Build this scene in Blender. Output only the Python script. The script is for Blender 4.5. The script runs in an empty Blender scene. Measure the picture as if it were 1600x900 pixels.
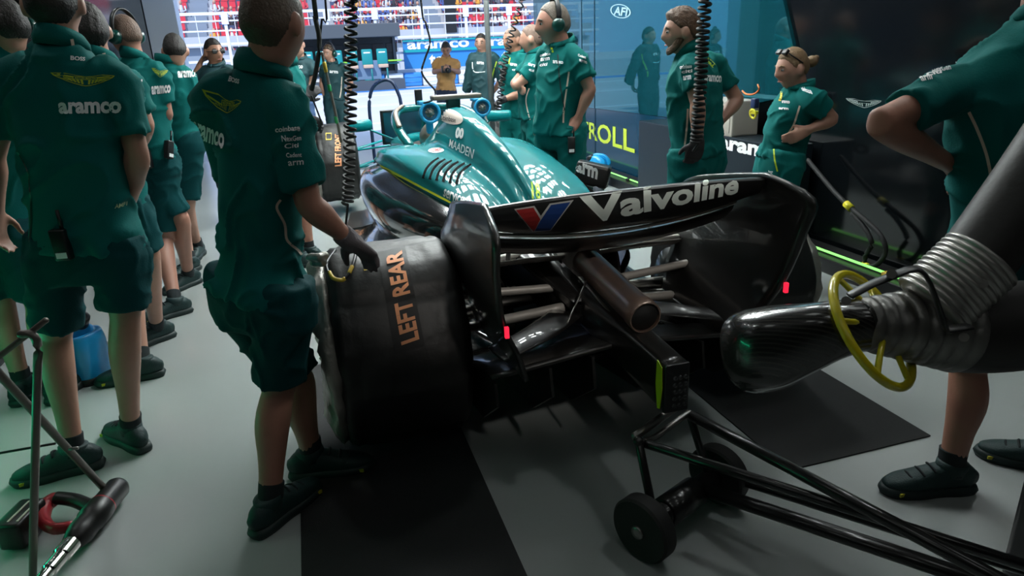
import bpy, bmesh, math, random
import numpy as np
from mathutils import Vector as V, Matrix, noise
from mathutils.bvhtree import BVHTree
random.seed(7)
sc = bpy.context.scene
COL = sc.collection
# ---------------------------------------------------------------- camera
FPX = 1050.0; PITCH = .3433; YAW = .2809; ROLL = .0456
CAM = V((-.994, -2.586, 1.515))
_F = V((math.sin(YAW)*math.cos(PITCH), math.cos(YAW)*math.cos(PITCH), -math.sin(PITCH)))
_R0 = V((math.cos(YAW), -math.sin(YAW), 0)); _U0 = _R0.cross(_F)
_R = math.cos(ROLL)*_R0 - math.sin(ROLL)*_U0
_U = math.sin(ROLL)*_R0 + math.cos(ROLL)*_U0
NH = V((math.sin(YAW), math.cos(YAW), 0))
def ray(x, y): return _F + _R*((x-800)/FPX) - _U*((y-450)/FPX)
def onp(x, y, ax, v):                      # point of the sight line on an axis plane
    d = ray(x, y); return CAM + d*((v-CAM[ax])/d[ax])
def onh(x, y, dh):                         # point of the sight line at a horizontal distance
    d = ray(x, y); return CAM + d*(dh/d.dot(NH))
cd = bpy.data.cameras.new('camera'); cam = bpy.data.objects.new('camera', cd); COL.objects.link(cam)
cd.sensor_fit = 'HORIZONTAL'; cd.sensor_width = 36; cd.lens = FPX/1600*36; cd.clip_start = .02; cd.clip_end = 400
m = Matrix((_R, _U, -_F)).transposed().to_4x4(); m.translation = CAM
cam.matrix_world = m; sc.camera = cam
cd.dof.use_dof = True; cd.dof.focus_distance = 3.6; cd.dof.aperture_fstop = 9
# ---------------------------------------------------------------- light and exposure
sc.view_settings.view_transform = 'Standard'; sc.view_settings.look = 'None'
sc.view_settings.gamma = 1; sc.view_settings.use_curve_mapping = False; sc.view_settings.exposure = 0.0
w = bpy.data.worlds.new('world'); sc.world = w; w.use_nodes = True
wn = w.node_tree; bg = wn.nodes['Background']
bg.inputs[0].default_value = (.42, .62, 1.0, 1); bg.inputs[1].default_value = 1.5
def lamp(name, kind, loc, energy, color=(1, 1, 1), rot=(0, 0, 0), size=None):
    l = bpy.data.lights.new(name, kind); l.energy = energy; l.color = color
    if kind == 'AREA':
        l.shape = 'RECTANGLE'; l.size, l.size_y = size
    o = bpy.data.objects.new(name, l); COL.objects.link(o); o.location = loc; o.rotation_euler = rot
    return o
sun = lamp('sun', 'SUN', (0, 0, 20), 4.6, (1, .96, .92), (math.radians(38), math.radians(-22), 0))
sun.data.angle = .01
# ---------------------------------------------------------------- materials
MATS = {}
def mat(name, col, rough=.5, metal=0., var=0., scale=8., bump=0., bscale=60., coat=0., emit=None, es=1., spec=.5, col2=None, sheen=0.):
    if name in MATS: return MATS[name]
    mt = bpy.data.materials.new(name); mt.use_nodes = True
    nt = mt.node_tree; b = nt.nodes['Principled BSDF']
    c = (*col, 1)
    b.inputs['Base Color'].default_value = c; b.inputs['Roughness'].default_value = rough
    b.inputs['Metallic'].default_value = metal; b.inputs['Specular IOR Level'].default_value = spec
    if coat: b.inputs['Coat Weight'].default_value = coat; b.inputs['Coat Roughness'].default_value = .04
    if sheen: b.inputs['Sheen Weight'].default_value = sheen
    if emit: b.inputs['Emission Color'].default_value = (*emit, 1); b.inputs['Emission Strength'].default_value = es
    tc = nt.nodes.new('ShaderNodeTexCoord')
    if var:
        n = nt.nodes.new('ShaderNodeTexNoise'); n.inputs['Scale'].default_value = scale; n.inputs['Detail'].default_value = 5
        nt.links.new(tc.outputs['Object'], n.inputs['Vector'])
        mx = nt.nodes.new('ShaderNodeMix'); mx.data_type = 'RGBA'
        c2 = col2 if col2 else tuple(x*(1-var) for x in col)
        mx.inputs[6].default_value = c; mx.inputs[7].default_value = (*c2, 1)
        nt.links.new(n.outputs['Fac'], mx.inputs[0]); nt.links.new(mx.outputs[2], b.inputs['Base Color'])
    if bump:
        n2 = nt.nodes.new('ShaderNodeTexNoise'); n2.inputs['Scale'].default_value = bscale; n2.inputs['Detail'].default_value = 4
        nt.links.new(tc.outputs['Object'], n2.inputs['Vector'])
        bp = nt.nodes.new('ShaderNodeBump'); bp.inputs['Strength'].default_value = bump; bp.inputs['Distance'].default_value = .01
        nt.links.new(n2.outputs['Fac'], bp.inputs['Height']); nt.links.new(bp.outputs['Normal'], b.inputs['Normal'])
    MATS[name] = mt; return mt
def carbon(name, rough=.3, base=.006, base2=.026, scale=110.):
    if name in MATS: return MATS[name]
    mt = mat(name, (base,)*3, rough, coat=.6)
    nt = mt.node_tree; b = nt.nodes['Principled BSDF']
    tc = nt.nodes.new('ShaderNodeTexCoord'); ck = nt.nodes.new('ShaderNodeTexWave'); ck.inputs['Scale'].default_value = scale
    ck.bands_direction = 'DIAGONAL'
    nt.links.new(tc.outputs['Object'], ck.inputs['Vector'])
    mx = nt.nodes.new('ShaderNodeMix'); mx.data_type = 'RGBA'
    mx.inputs[6].default_value = (base, base, base, 1); mx.inputs[7].default_value = (base2, base2*.93, base2*.86, 1)
    nt.links.new(ck.outputs['Fac'], mx.inputs[0]); nt.links.new(mx.outputs[2], b.inputs['Base Color'])
    return mt
# ---------------------------------------------------------------- objects
def tag(o, label=None, cat=None, group=None, kind=None):
    if label: o['label'] = label
    if cat: o['category'] = cat
    if group: o['group'] = group
    if kind: o['kind'] = kind
    return o
def thing(name, loc, label, cat, group=None):
    o = bpy.data.objects.new(name, None); COL.objects.link(o); o.location = loc; o.empty_display_size = .1
    return tag(o, label, cat, group)
def wl(o):                                # world origin of an object chain of plain translations
    t = V((0, 0, 0))
    while o: t += V(o.location); o = o.parent
    return t
def obj(name, bm, mt, parent=None, smooth=True, label=None):
    me = bpy.data.meshes.new(name)
    off = wl(parent) if parent else V((0, 0, 0))
    if off.length: bmesh.ops.translate(bm, verts=bm.verts, vec=-off)
    bm.normal_update(); bm.to_mesh(me); bm.free()
    for x in (mt if isinstance(mt, (list, tuple)) else [mt]): me.materials.append(x)
    if smooth: me.polygons.foreach_set('use_smooth', [True]*len(me.polygons))
    o = bpy.data.objects.new(name, me); COL.objects.link(o)
    if parent: o.parent = parent
    if label: o['label'] = label
    return o
def sharp(o, ang=35):
    o.data.set_sharp_from_angle(angle=math.radians(ang)); return o
def B(): return bmesh.new()
def basis(d, ref=(0, 0, 1)):
    d = V(d).normalized(); r = V(ref)
    if abs(d.dot(r.normalized())) > .98: r = V((1, 0, 0)) if abs(d.x) < .9 else V((0, 1, 0))
    s = d.cross(r).normalized(); return s, s.cross(d).normalized()
def cr(a, k, t):
    n = len(a); p0 = a[max(k-1, 0)]; p1 = a[k]; p2 = a[min(k+1, n-1)]; p3 = a[min(k+2, n-1)]
    return .5*((2*p1) + (p2-p0)*t + (2*p0-5*p1+4*p2-p3)*t*t + (3*p1-p0-3*p2+p3)*t**3)
def dense(pts, sub):
    a = [np.array(p, float) for p in pts]; out = []
    for k in range(len(a)-1):
        for i in range(sub): out.append(cr(a, k, i/sub))
    out.append(a[-1]); return out
def tube(bm, pts, rad, ref=(0, 0, 1), n=12, sub=4, cap=.6, sq=2.0, mi=0):
    """lofted limb: rad is a number, or (side, ref) half axes per point; cap rounds the ends"""
    if not isinstance(rad, (list, tuple)): rad = [rad]*len(pts)
    R = [(r, r) if not isinstance(r, (tuple, list)) else r for r in rad]
    refs = ref if isinstance(ref, list) else [ref]*len(pts)
    rows = [tuple(p)+tuple(r)+tuple(q) for p, r, q in zip(pts, R, refs)]
    D = dense(rows, sub) if sub > 1 else [np.array(r, float) for r in rows]
    P = [V(d[:3]) for d in D]; m = len(P); st = []
    for i in range(m):
        t = (P[min(i+1, m-1)]-P[max(i-1, 0)]).normalized()
        s, u = basis(t, D[i][5:8]); st.append([P[i], s, u, max(D[i][3], 1e-4), max(D[i][4], 1e-4)])
    if cap > 0:
        t0 = (P[0]-P[1]).normalized(); t1 = (P[-1]-P[-2]).normalized()
        h, e = [], []
        for a in (.92, .75, .45):
            c = math.cos(a*math.pi/2); q = math.sin(a*math.pi/2)
            h.append([P[0]+t0*cap*min(st[0][3], st[0][4])*q, st[0][1], st[0][2], st[0][3]*c, st[0][4]*c])
            e.append([P[-1]+t1*cap*min(st[-1][3], st[-1][4])*q, st[-1][1], st[-1][2], st[-1][3]*c, st[-1][4]*c])
        st = h+st+e[::-1]
    rings = []
    for p, s, u, a, b in st:
        r = []
        for k in range(n):
            th = 2*math.pi*k/n; c, q = math.cos(th), math.sin(th)
            if sq != 2.0: c = math.copysign(abs(c)**(2/sq), c); q = math.copysign(abs(q)**(2/sq), q)
            r.append(bm.verts.new(p+s*a*c+u*b*q))
        rings.append(r)
    for i in range(len(rings)-1):
        for k in range(n):
            f = bm.faces.new((rings[i][k], rings[i][(k+1) % n], rings[i+1][(k+1) % n], rings[i+1][k])); f.material_index = mi
    bm.faces.new(rings[0][::-1]).material_index = mi; bm.faces.new(rings[-1]).material_index = mi
def box(bm, c, s, rot=None, bev=0., mi=0):
    r = bmesh.ops.create_cube(bm, size=1); vs = r['verts']
    bmesh.ops.scale(bm, verts=vs, vec=s)
    fs = set(f for v in vs for f in v.link_faces)
    for f in fs: f.material_index = mi
    if bev:
        es = list(set(e for v in vs for e in v.link_edges))
        rb = bmesh.ops.bevel(bm, geom=es, offset=bev, segments=2, profile=.6, affect='EDGES')
        vs = list(set(v for f in rb['faces'] for v in f.verts) | set(v for v in vs if v.is_valid))
        for f in rb['faces']: f.material_index = mi
    if rot is not None: bmesh.ops.transform(bm, matrix=rot.to_4x4(), verts=vs)
    bmesh.ops.translate(bm, verts=vs, vec=c)
def bx(bm, a, b, bev=0., mi=0):
    a, b = V(a), V(b); box(bm, (a+b)/2, [abs(x) for x in (b-a)], None, bev, mi)
def ball(bm, c, r, u=16, v=10, rot=None, mi=0):
    vs = bmesh.ops.create_uvsphere(bm, u_segments=u, v_segments=v, radius=1)['verts']
    bmesh.ops.scale(bm, verts=vs, vec=r if isinstance(r, (tuple, list)) else (r, r, r))
    if rot is not None: bmesh.ops.transform(bm, matrix=rot.to_4x4(), verts=vs)
    bmesh.ops.translate(bm, verts=vs, vec=c)
    for f in set(f for q in vs for f in q.link_faces): f.material_index = mi
def cyl(bm, a, b, r, n=20, r2=None, mi=0):
    a, b = V(a), V(b); s, u = basis(b-a); r2 = r if r2 is None else r2; A = []; Bq = []
    for k in range(n):
        t = 2*math.pi*k/n; d = s*math.cos(t)+u*math.sin(t)
        A.append(bm.verts.new(a+d*r)); Bq.append(bm.verts.new(b+d*r2))
    for k in range(n): bm.faces.new((A[k], A[(k+1) % n], Bq[(k+1) % n], Bq[k])).material_index = mi
    bm.faces.new(A[::-1]).material_index = mi; bm.faces.new(Bq).material_index = mi
def lathe(bm, o, ax, prof, n=32, ref=(0, 0, 1), mi=0, close=False):
    """prof: (distance along axis, radius)"""
    o = V(o); ax = V(ax).normalized(); s, u = basis(ax, ref); R = []
    for h, r in prof:
        R.append([bm.verts.new(o+ax*h+(s*math.cos(2*math.pi*k/n)+u*math.sin(2*math.pi*k/n))*r) for k in range(n)])
    for i in range(len(R)-1):
        for k in range(n): bm.faces.new((R[i][k], R[i][(k+1) % n], R[i+1][(k+1) % n], R[i+1][k])).material_index = mi
    if close:
        for k in range(n): bm.faces.new((R[-1][k], R[-1][(k+1) % n], R[0][(k+1) % n], R[0][k])).material_index = mi
    else:
        bm.faces.new(R[0][::-1]).material_index = mi; bm.faces.new(R[-1]).material_index = mi
def torus(bm, c, ax, r, q, n=36, k=10, mi=0):
    lathe(bm, c, ax, [(q*math.sin(2*math.pi*i/k), r+q*math.cos(2*math.pi*i/k)) for i in range(k)], n, mi=mi, close=True)
def plate(bm, pts, th, nrm, mi=0):
    """polygon (world points in one plane) given a thickness along nrm"""
    nrm = V(nrm).normalized()*th; a = [bm.verts.new(V(p)) for p in pts]; b = [bm.verts.new(V(p)+nrm) for p in pts]; n = len(pts)
    for i in range(n): bm.faces.new((a[i], a[(i+1) % n], b[(i+1) % n], b[i])).material_index = mi
    bm.faces.new(a[::-1]).material_index = mi; bm.faces.new(b).material_index = mi
def sheet(bm, rows, th, mi=0):
    """grid of points (list of rows) made into a shell of thickness th"""
    G = [[V(p) for p in r] for r in rows]; m, n = len(G), len(G[0]); T = []; Q = []
    for i in range(m):
        a = []; b = []
        for j in range(n):
            du = G[min(i+1, m-1)][j]-G[max(i-1, 0)][j]; dv = G[i][min(j+1, n-1)]-G[i][max(j-1, 0)]
            nn = du.cross(dv); nn = nn.normalized() if nn.length > 1e-9 else V((0, 0, 1))
            a.append(bm.verts.new(G[i][j]+nn*th/2)); b.append(bm.verts.new(G[i][j]-nn*th/2))
        T.append(a); Q.append(b)
    for i in range(m-1):
        for j in range(n-1):
            bm.faces.new((T[i][j], T[i+1][j], T[i+1][j+1], T[i][j+1])).material_index = mi
            bm.faces.new((Q[i][j], Q[i][j+1], Q[i+1][j+1], Q[i+1][j])).material_index = mi
    for i in range(m-1):
        bm.faces.new((T[i][0], Q[i][0], Q[i+1][0], T[i+1][0])).material_index = mi
        bm.faces.new((T[i][-1], T[i+1][-1], Q[i+1][-1], Q[i][-1])).material_index = mi
    for j in range(n-1):
        bm.faces.new((T[0][j], T[0][j+1], Q[0][j+1], Q[0][j])).material_index = mi
        bm.faces.new((T[-1][j], Q[-1][j], Q[-1][j+1], T[-1][j+1])).material_index = mi
def gridsurf(rows, su=4, sv=4):
    R = [dense(r, sv) for r in rows]; n = len(R[0]); cols = [dense([r[j] for r in R], su) for j in range(n)]
    return [[cols[j][i] for j in range(n)] for i in range(len(cols[0]))]
def remesh(bm, vox, smooth=3, fac=.5, fold=None):
    """one continuous skin over overlapping closed shapes"""
    me = bpy.data.meshes.new('t'); bmesh.ops.recalc_face_normals(bm, faces=bm.faces); bm.to_mesh(me); bm.free()
    o = bpy.data.objects.new('t', me); COL.objects.link(o)
    r = o.modifiers.new('r', 'REMESH'); r.mode = 'VOXEL'; r.voxel_size = vox
    if smooth:
        s = o.modifiers.new('s', 'SMOOTH'); s.factor = fac; s.iterations = smooth
    dg = bpy.context.evaluated_depsgraph_get(); dg.update()
    m2 = bpy.data.meshes.new_from_object(o.evaluated_get(dg))
    bpy.data.objects.remove(o); bpy.data.meshes.remove(me)
    b = bmesh.new(); b.from_mesh(m2); bpy.data.meshes.remove(m2)
    if fold:
        b.normal_update(); mv = []
        for v in b.verts: mv.append(v.normal*fold(v.co, v.normal))
        for v, d in zip(b.verts, mv): v.co += d
    return b
def bvh_of(objs):
    vs = []; fs = []
    for o in objs:
        off = wl(o); k = len(vs)
        vs += [v.co+off for v in o.data.vertices]; fs += [[i+k for i in p.vertices] for p in o.data.polygons]
    return BVHTree.FromPolygons(vs, fs)
# ---------------------------------------------------------------- lettering and marks laid on a surface
def text_bm(s, bold=.0, shear=0., sp=1.0, res=3):
    c = bpy.data.curves.new('t', 'FONT'); c.body = s; c.offset = bold; c.shear = shear; c.space_character = sp
    c.resolution_u = res; c.fill_mode = 'FRONT'
    o = bpy.data.objects.new('t', c); COL.objects.link(o)
    dg = bpy.context.evaluated_depsgraph_get(); dg.update()
    me = bpy.data.meshes.new_from_object(o.evaluated_get(dg)); b = bmesh.new(); b.from_mesh(me)
    bpy.data.objects.remove(o); bpy.data.curves.remove(c); bpy.data.meshes.remove(me); return b
def poly_bm(polys):
    b = bmesh.new()
    for k in polys:
        mi = 0
        if isinstance(k, tuple) and isinstance(k[0], int): mi, k = k
        f = b.faces.new([b.verts.new((x, y, 0)) for x, y in k]); f.material_index = mi
    bmesh.ops.triangulate(b, faces=b.faces); return b
def unit(b):
    xs = [v.co.x for v in b.verts]; ys = [v.co.y for v in b.verts]; x0, x1, y0, y1 = min(xs), max(xs), min(ys), max(ys)
    for v in b.verts: v.co = V(((v.co.x-x0)/(x1-x0), (v.co.y-y0)/(y1-y0), 0))
    return b
def slice_bm(b, nu, nv):
    for ax, n in ((0, nu), (1, nv)):
        for i in range(1, n):
            co = [0, 0, 0]; co[ax] = i/n+1e-5; no = [0, 0, 0]; no[ax] = 1
            bmesh.ops.bisect_plane(b, geom=b.verts[:]+b.edges[:]+b.faces[:], plane_co=co, plane_no=no)
def homog(q):                             # unit square (u right, v up) -> quad tl, tr, br, bl
    src = [(0, 1), (1, 1), (1, 0), (0, 0)]; Aq = []; bq = []
    for (u, v), (x, y) in zip(src, q):
        Aq.append([u, v, 1, 0, 0, 0, -x*u, -x*v]); bq.append(x); Aq.append([0, 0, 0, u, v, 1, -y*u, -y*v]); bq.append(y)
    h = np.linalg.solve(np.array(Aq, float), np.array(bq, float))
    return lambda u, v: ((h[0]*u+h[1]*v+h[2])/(h[6]*u+h[7]*v+1), (h[3]*u+h[4]*v+h[5])/(h[6]*u+h[7]*v+1))
def lay(name, b, quad, bvh, mt, parent, off=.002, nu=12, nv=6, label=None, u=True):
    """mark b laid on the surface where it shows, a hair above the cloth or paint"""
    if u: unit(b)
    slice_bm(b, nu, nv); H = homog(quad); bad = []
    for v in b.verts:
        x, y = H(v.co.x, v.co.y); d = ray(x, y).normalized(); hit = bvh.ray_cast(CAM, d)
        if hit[0] is None: bad.append(v); continue
        nn = hit[1] if hit[1].dot(d) < 0 else -hit[1]
        v.co = hit[0]+(nn*.7-d*.3).normalized()*off
    if bad: bmesh.ops.delete(b, geom=bad, context='VERTS')
    if not b.verts: b.free(); return None
    return obj(name, b, mt, parent, smooth=False, label=label)
def strip_px(name, pix, wd, bvh, mt, parent, off=.002, label=None):
    """piping or a painted line following a pixel path on the surface"""
    P = dense([(x, y) for x, y in pix], 6); b = bmesh.new(); prev = None
    for i, p in enumerate(P):
        t = P[min(i+1, len(P)-1)]-P[max(i-1, 0)]; n = np.array([-t[1], t[0]])/max(np.linalg.norm(t), 1e-6)*wd/2
        cur = []
        for q in (p+n, p-n):
            d = ray(*q).normalized(); h = bvh.ray_cast(CAM, d)
            if h[0] is None: cur = None; break
            nn = h[1] if h[1].dot(d) < 0 else -h[1]; cur.append(h[0]+(nn*.7-d*.3).normalized()*off)
        if cur and prev and (cur[0]-prev[0].co).length < .25:
            a = [b.verts.new(c) for c in cur]; b.faces.new((prev[0], prev[1], a[1], a[0])); prev = a
        elif cur: prev = [b.verts.new(c) for c in cur]
        else: prev = None
    if not b.faces: b.free(); return None
    return obj(name, b, mt, parent, smooth=False, label=label)
def lay_plane(name, b, o, ux, vy, mt, parent, off=.002, th=0.):
    """flat lettering on a flat panel: o is the lower left corner, ux and vy its sides"""
    unit(b); ux = V(ux); vy = V(vy); n = ux.cross(vy).normalized(); o = V(o)
    for v in b.verts: v.co = o+ux*v.co.x+vy*v.co.y+n*off
    return obj(name, b, mt, parent, smooth=False)
# ================================================================ the setting
FLOOR = mat('floor epoxy', (.36, .39, .382), .2, var=.1, scale=1.2, bump=.02, bscale=5)
DARKMAT = mat('dark matting', (.018, .019, .02), .75, var=.3, scale=40, bump=.2, bscale=300)
TEALP = mat('teal gloss panel', (.012, .125, .165), .025, metal=.7)
NAVYP = mat('navy gloss panel', (.002, .032, .065), .12, spec=.35)
BLACKW = mat('black gloss wall', (.003, .004, .005), .12, spec=.6)
BLACK = mat('black plastic', (.01, .01, .011), .4, var=.3)
BLACKM = mat('black matt', (.008, .008, .008), .8)
RUBBER = mat('black rubber', (.012, .012, .013), .65, var=.3, scale=30, bump=.1)
STEEL = mat('dull steel', (.35, .34, .32), .35, metal=1, var=.25, scale=20)
CHROME = mat('chrome', (.75, .73, .7), .15, metal=1)
WHITE = mat('white paint', (.75, .76, .78), .4)
PRINTW = mat('white print', (.8, .82, .82), .6)
LIME = mat('lime print', (.42, .58, .02), .6)
LED = mat('green strip light', (.2, .6, .1), .3, emit=(.3, 1., .22), es=1.3)
def slab(name, a, b, m, bev=0):
    q = B(); bx(q, a, b, bev); return tag(obj(name, q, m, None, smooth=False), kind='structure')
slab('floor', (-5, -7, -.2), (2.6, 9.3, 0), FLOOR)
slab('ceiling', (-5, -7, 3.1), (3.2, 9.3, 3.3), BLACKM)
slab('wall_right', (2.5, -7, -.1), (2.62, 7.65, 3.1), BLACKW)
slab('wall_left', (-3.3, -7, -.1), (-3.18, 10.4, 3.1), BLACKW)
slab('wall_back', (-5, -7.1, -.1), (3.2, -6.9, 3.1), BLACKM)
slab('wall_front', (-5, 9.0, 2.75), (3.6, 9.3, 3.3), BLACKM)
# teal panel with a slanted near edge on the right wall, navy below
def wall_panel(name, pts, m, x, t):
    q = B(); plate(q, [(x, y, z) for y, z in pts], t, (1, 0, 0)); return tag(obj(name, q, m, None, smooth=False), kind='structure')
wall_panel('trim_1', [(7.6, 2.9), (7.6, .72), (3.3, .8), (1.75, 1.09), (1.75, 1.38), (2.5, 2.9)], TEALP, 2.47, .03)
wall_panel('trim_2', [(7.6, .715), (7.6, .02), (2.5, .02), (2.5, .93), (3.3, .795)], NAVYP, 2.475, .025)
q = B(); bx(q, (2.455, 2.2, 2.1), (2.47, 2.23, 2.8)); bx(q, (2.464, 5.35, .05), (2.468, 5.365, 2.9)); bx(q, (2.464, 5.75, .05), (2.468, 5.76, 2.9))
tag(obj('trim_3', q, NAVYP, None, smooth=False), kind='structure')
# kerb with a green light strip at the foot of the right wall
q = B(); bx(q, (2.2, -5, 0), (2.46, 7.6, .10), .01); tag(obj('baseboard_right', q, BLACK, None, smooth=False), kind='structure')
# left pillars and the pale door jamb
slab('trim_4', (-3.17, 4.2, 0), (-3.02, 4.7, 3.1), mat('grey post', (.03, .032, .034), .9, spec=.05))
slab('trim_5', (-3.17, 5.6, 0), (-2.98, 5.75, 3.1), mat('grey post', (.03, .032, .034), .9, spec=.05))
slab('trim_6', (-3.17, 10.0, 0), (-2.72, 10.42, 3.1), mat('pale jamb', (.62, .66, .72), .5))
slab('trim_7', (-3.17, 2.6, 1.75), (-3.1, 2.95, 3.0), TEALP)
# pit lane outside
ASPH = mat('sunlit tarmac', (.60, .60, .62), .8, var=.3, scale=.35, bump=.1, bscale=40)
q = B(); bx(q, (-60, 9.3, -.2), (90, 120, -.005)); tag(obj('pit_lane', q, ASPH, None, smooth=False), kind='structure')
q = B()
for y, h in ((13.5, .25), (19, .2), (19.6, .1), (24.5, .25)): bx(q, (-30, y, -.004), (60, y+h, .002))
tag(obj('trim_8', q, WHITE, None, smooth=False), kind='structure')
q = B(); bx(q, (-30, 27.6, -.004), (60, 29.2, .004)); tag(obj('trim_9', q, mat('blue kerb paint', (.03, .2, .6), .5), None, smooth=False), kind='structure')
# ---- pit wall, its padded blocks, fence and banner
PW = 30.6
q = B(); bx(q, (-30, PW, 0), (60, PW+.35, .75)); tag(obj('pit_wall', q, mat('pale concrete', (.45, .5, .56), .8, var=.2, scale=2), None, smooth=False), kind='structure')
BLUEB = mat('blue padding', (.03, .22, .62), .5); WHITEB = mat('white padding', (.62, .68, .75), .5)
for i in range(30):
    x = -6.6+i*.86
    q = B(); bx(q, (x, PW-.5, 0), (x+.82, PW-.02, .62), .07)
    for z in (.2, .42): bx(q, (x+.03, PW-.51, z-.02), (x+.79, PW-.49, z+.02))
    o = obj('barrier_block', q, BLUEB if i % 2 == 0 else WHITEB, None)
    tag(o, ('blue' if i % 2 == 0 else 'white')+' padded barrier block along the foot of the pit wall', 'barrier', 'padded barrier blocks')
FENCE = mat('white railing', (.7, .75, .8), .4)
fr = thing('catch_fence', (8, PW+.6, 0), 'tall white railing fence standing along the pit wall before the grandstand', 'fence')
for i in range(22):
    x = -8+i*2.15
    q = B(); bx(q, (x-.06, PW+.5, 0), (x+.06, PW+.62, 3.5)); bx(q, (x-.14, PW+.46, 3.0), (x+.14, PW+.5, 3.5)); obj('fence_post', q, FENCE, fr, smooth=False)
for z, t in ((3.45, .06), (3.15, .03), (2.75, .03), (2.2, .05), (1.5, .05), (1.15, .04)):
    q = B(); bx(q, (-9, PW+.53, z-t), (40, PW+.58, z+t)); obj('fence_rail', q, FENCE, fr, smooth=False)
q = B()
for i in range(60):
    x = -8+i*.78; bx(q, (x-.012, PW+.55, .8), (x+.012, PW+.56, 3.4))
tag(obj('fence_wire', q, FENCE, fr, smooth=False), kind='stuff')
BAN = mat('blue banner', (.02, .2, .5), .5)
bn = thing('banner', (12, PW+.28, 0), 'long blue advertising banner with white lettering on the pit wall', 'banner')
q = B(); bx(q, (3.9, PW+.38, .76), (30, PW+.44, 2.0)); obj('cloth', q, BAN, bn, smooth=False)
q = B(); bx(q, (3.9, PW+.30, 1.5), (30, PW+.385, 1.62)); bx(q, (3.9, PW+.30, 1.98), (30, PW+.385, 2.05)); obj('batten', q, mat('teal board', (.0, .3, .33), .5), bn, smooth=False)
for x in (4.1, 7.7, 11.3):
    lay_plane('lettering', text_bm('aramco', .03), (x, PW+.38, 1.63), (3.0, 0, 0), (0, 0, .34), PRINTW, bn, .01)
    lay_plane('lettering', text_bm('tor', .03), (x+1.0, PW+.38, .86), (1.05, 0, 0), (0, 0, .5), PRINTW, bn, .01)
# ---- pit wall stand with its stools
ST = mat('stand grey', (.06, .075, .09), .5); STT = mat('stand teal', (.0, .16, .17), .5)
st = thing('pit_stand', (0, PW-1.2, 0), 'grey roofed command stand with a row of seats at the pit wall', 'stand')
q = B(); bx(q, (-2.2, PW-1.9, 2.2), (3.5, PW+.25, 2.75), .03); obj('roof', q, ST, st, smooth=False)
q = B(); bx(q, (-2.2, PW-.1, .75), (3.5, PW, 2.2)); obj('back_panel', q, mat('stand dark', (.012, .02, .025), .5), st, smooth=False)
q = B(); bx(q, (-2.2, PW-2.1, .0), (3.5, PW-.5, .43)); obj('platform', q, ST, st, smooth=False)
q = B(); bx(q, (-2.2, PW-.7, 1.05), (3.5, PW-.2, 1.12)); obj('desk', q, STT, st, smooth=False)
q = B(); bx(q, (1.35, PW-1.65, .45), (2.55, PW-1.55, 1.25), .02); obj('side_screen', q, mat('blue grey panel', (.12, .2, .32), .5), st, smooth=False)
for x in (-2.1, .6, 3.4):
    q = B(); bx(q, (x-.05, PW-.25, .4), (x+.05, PW-.15, 2.3)); obj('post', q, ST, st, smooth=False)
for x in np.arange(-1.9, 3.3, .62):
    q = B(); bx(q, (x, PW-.14, 1.55), (x+.5, PW-.1, 1.95), .01); obj('monitor', q, BLACK, st, smooth=False)
q = B(); bx(q, (-2.2, PW-1.62, 1.18), (3.5, PW-1.58, 1.24)); obj('rail', q, mat('lime rail', (.25, .6, .05), .5), st, smooth=False)
q = B(); bx(q, (-1.0, PW-1.63, .1), (-.94, PW-1.57, 1.2)); bx(q, (-2.2, PW-1.63, .8), (.6, PW-1.57, .85)); obj('guard_rail', q, FENCE, st, smooth=False)
TEALS = mat('teal seat cover', (.0, .22, .24), .6); BEIGE = mat('beige cushion', (.5, .36, .27), .7)
def stool(x):
    t = thing('pit_stool', (x, PW-3.1, 0), 'teal backed high stool with beige cushion at the pit wall stand', 'stool', 'pit wall stools')
    q = B(); bx(q, (x-.23, PW-1.72, 1.05), (x+.23, PW-1.62, 1.72), .05); obj('backrest', q, TEALS, t)
    q = B(); bx(q, (x-.21, PW-1.95, .93), (x+.21, PW-1.66, 1.08), .03); obj('seat', q, BEIGE, t)
    q = B(); cyl(q, (x, PW-3.1, .45), (x, PW-3.1, .93), .035, 8); bx(q, (x-.2, PW-1.95, .42), (x+.2, PW-1.55, .46)); obj('leg', q, STT, t)
    q = B(); bx(q, (x-.14, PW-1.724, 1.55), (x+.14, PW-1.722, 1.6)); obj('lettering', q, PRINTW, t, smooth=False)
for x in (-3.1, -1.12, -.5, .08, .72, 1.36, 2.0, 2.65): stool(x)
# ---- grandstand, seats and spectators
CON = mat('stand concrete', (.42, .46, .52), .85, var=.2, scale=1)
gs = thing('grandstand', (10, 46, 0), 'pale stepped concrete grandstand beyond the pit wall', 'grandstand')
NR = 15
q = B()
for r in range(NR): bx(q, (-14, 44+r*.85, 0), (40, 44+r*.85+.86, 2.1+r*.46))
obj('terrace', q, CON, gs, smooth=False)
q = B(); bx(q, (-14, 43.6, 2.3), (40, 43.75, 2.9)); obj('parapet', q, CON, gs, smooth=False)
AISLE = (-7.2, 0.3, 7.8, 15.3, 22.8)
for x in AISLE:
    q = B()
    for r in range(NR): bx(q, (x, 43.98+r*.85, 0), (x+1.15, 44+r*.85+.5, 2.2+r*.46+.18))
    obj('aisle_steps', q, mat('aisle grey', (.2, .25, .32), .8), gs, smooth=False)
REDS = mat('red plastic seat', (.55, .035, .06), .5)
q = B(); bx(q, (-.2, -.2, .38), (.2, .2, .44)); bx(q, (-.2, .16, .42), (.2, .21, .78)); bx(q, (-.03, -.03, 0), (.03, .03, .4)); sm = bpy.data.meshes.new('stand_seat'); q.to_mesh(sm); q.free(); sm.materials.append(REDS)
SPC = [(.55, .58, .62), (.5, .52, .56), (.06, .1, .3), (.03, .03, .04), (.3, .34, .45), (.55, .06, .08), (.1, .16, .4), (.6, .3, .05), (.12, .13, .16)]
SPM = []
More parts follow.
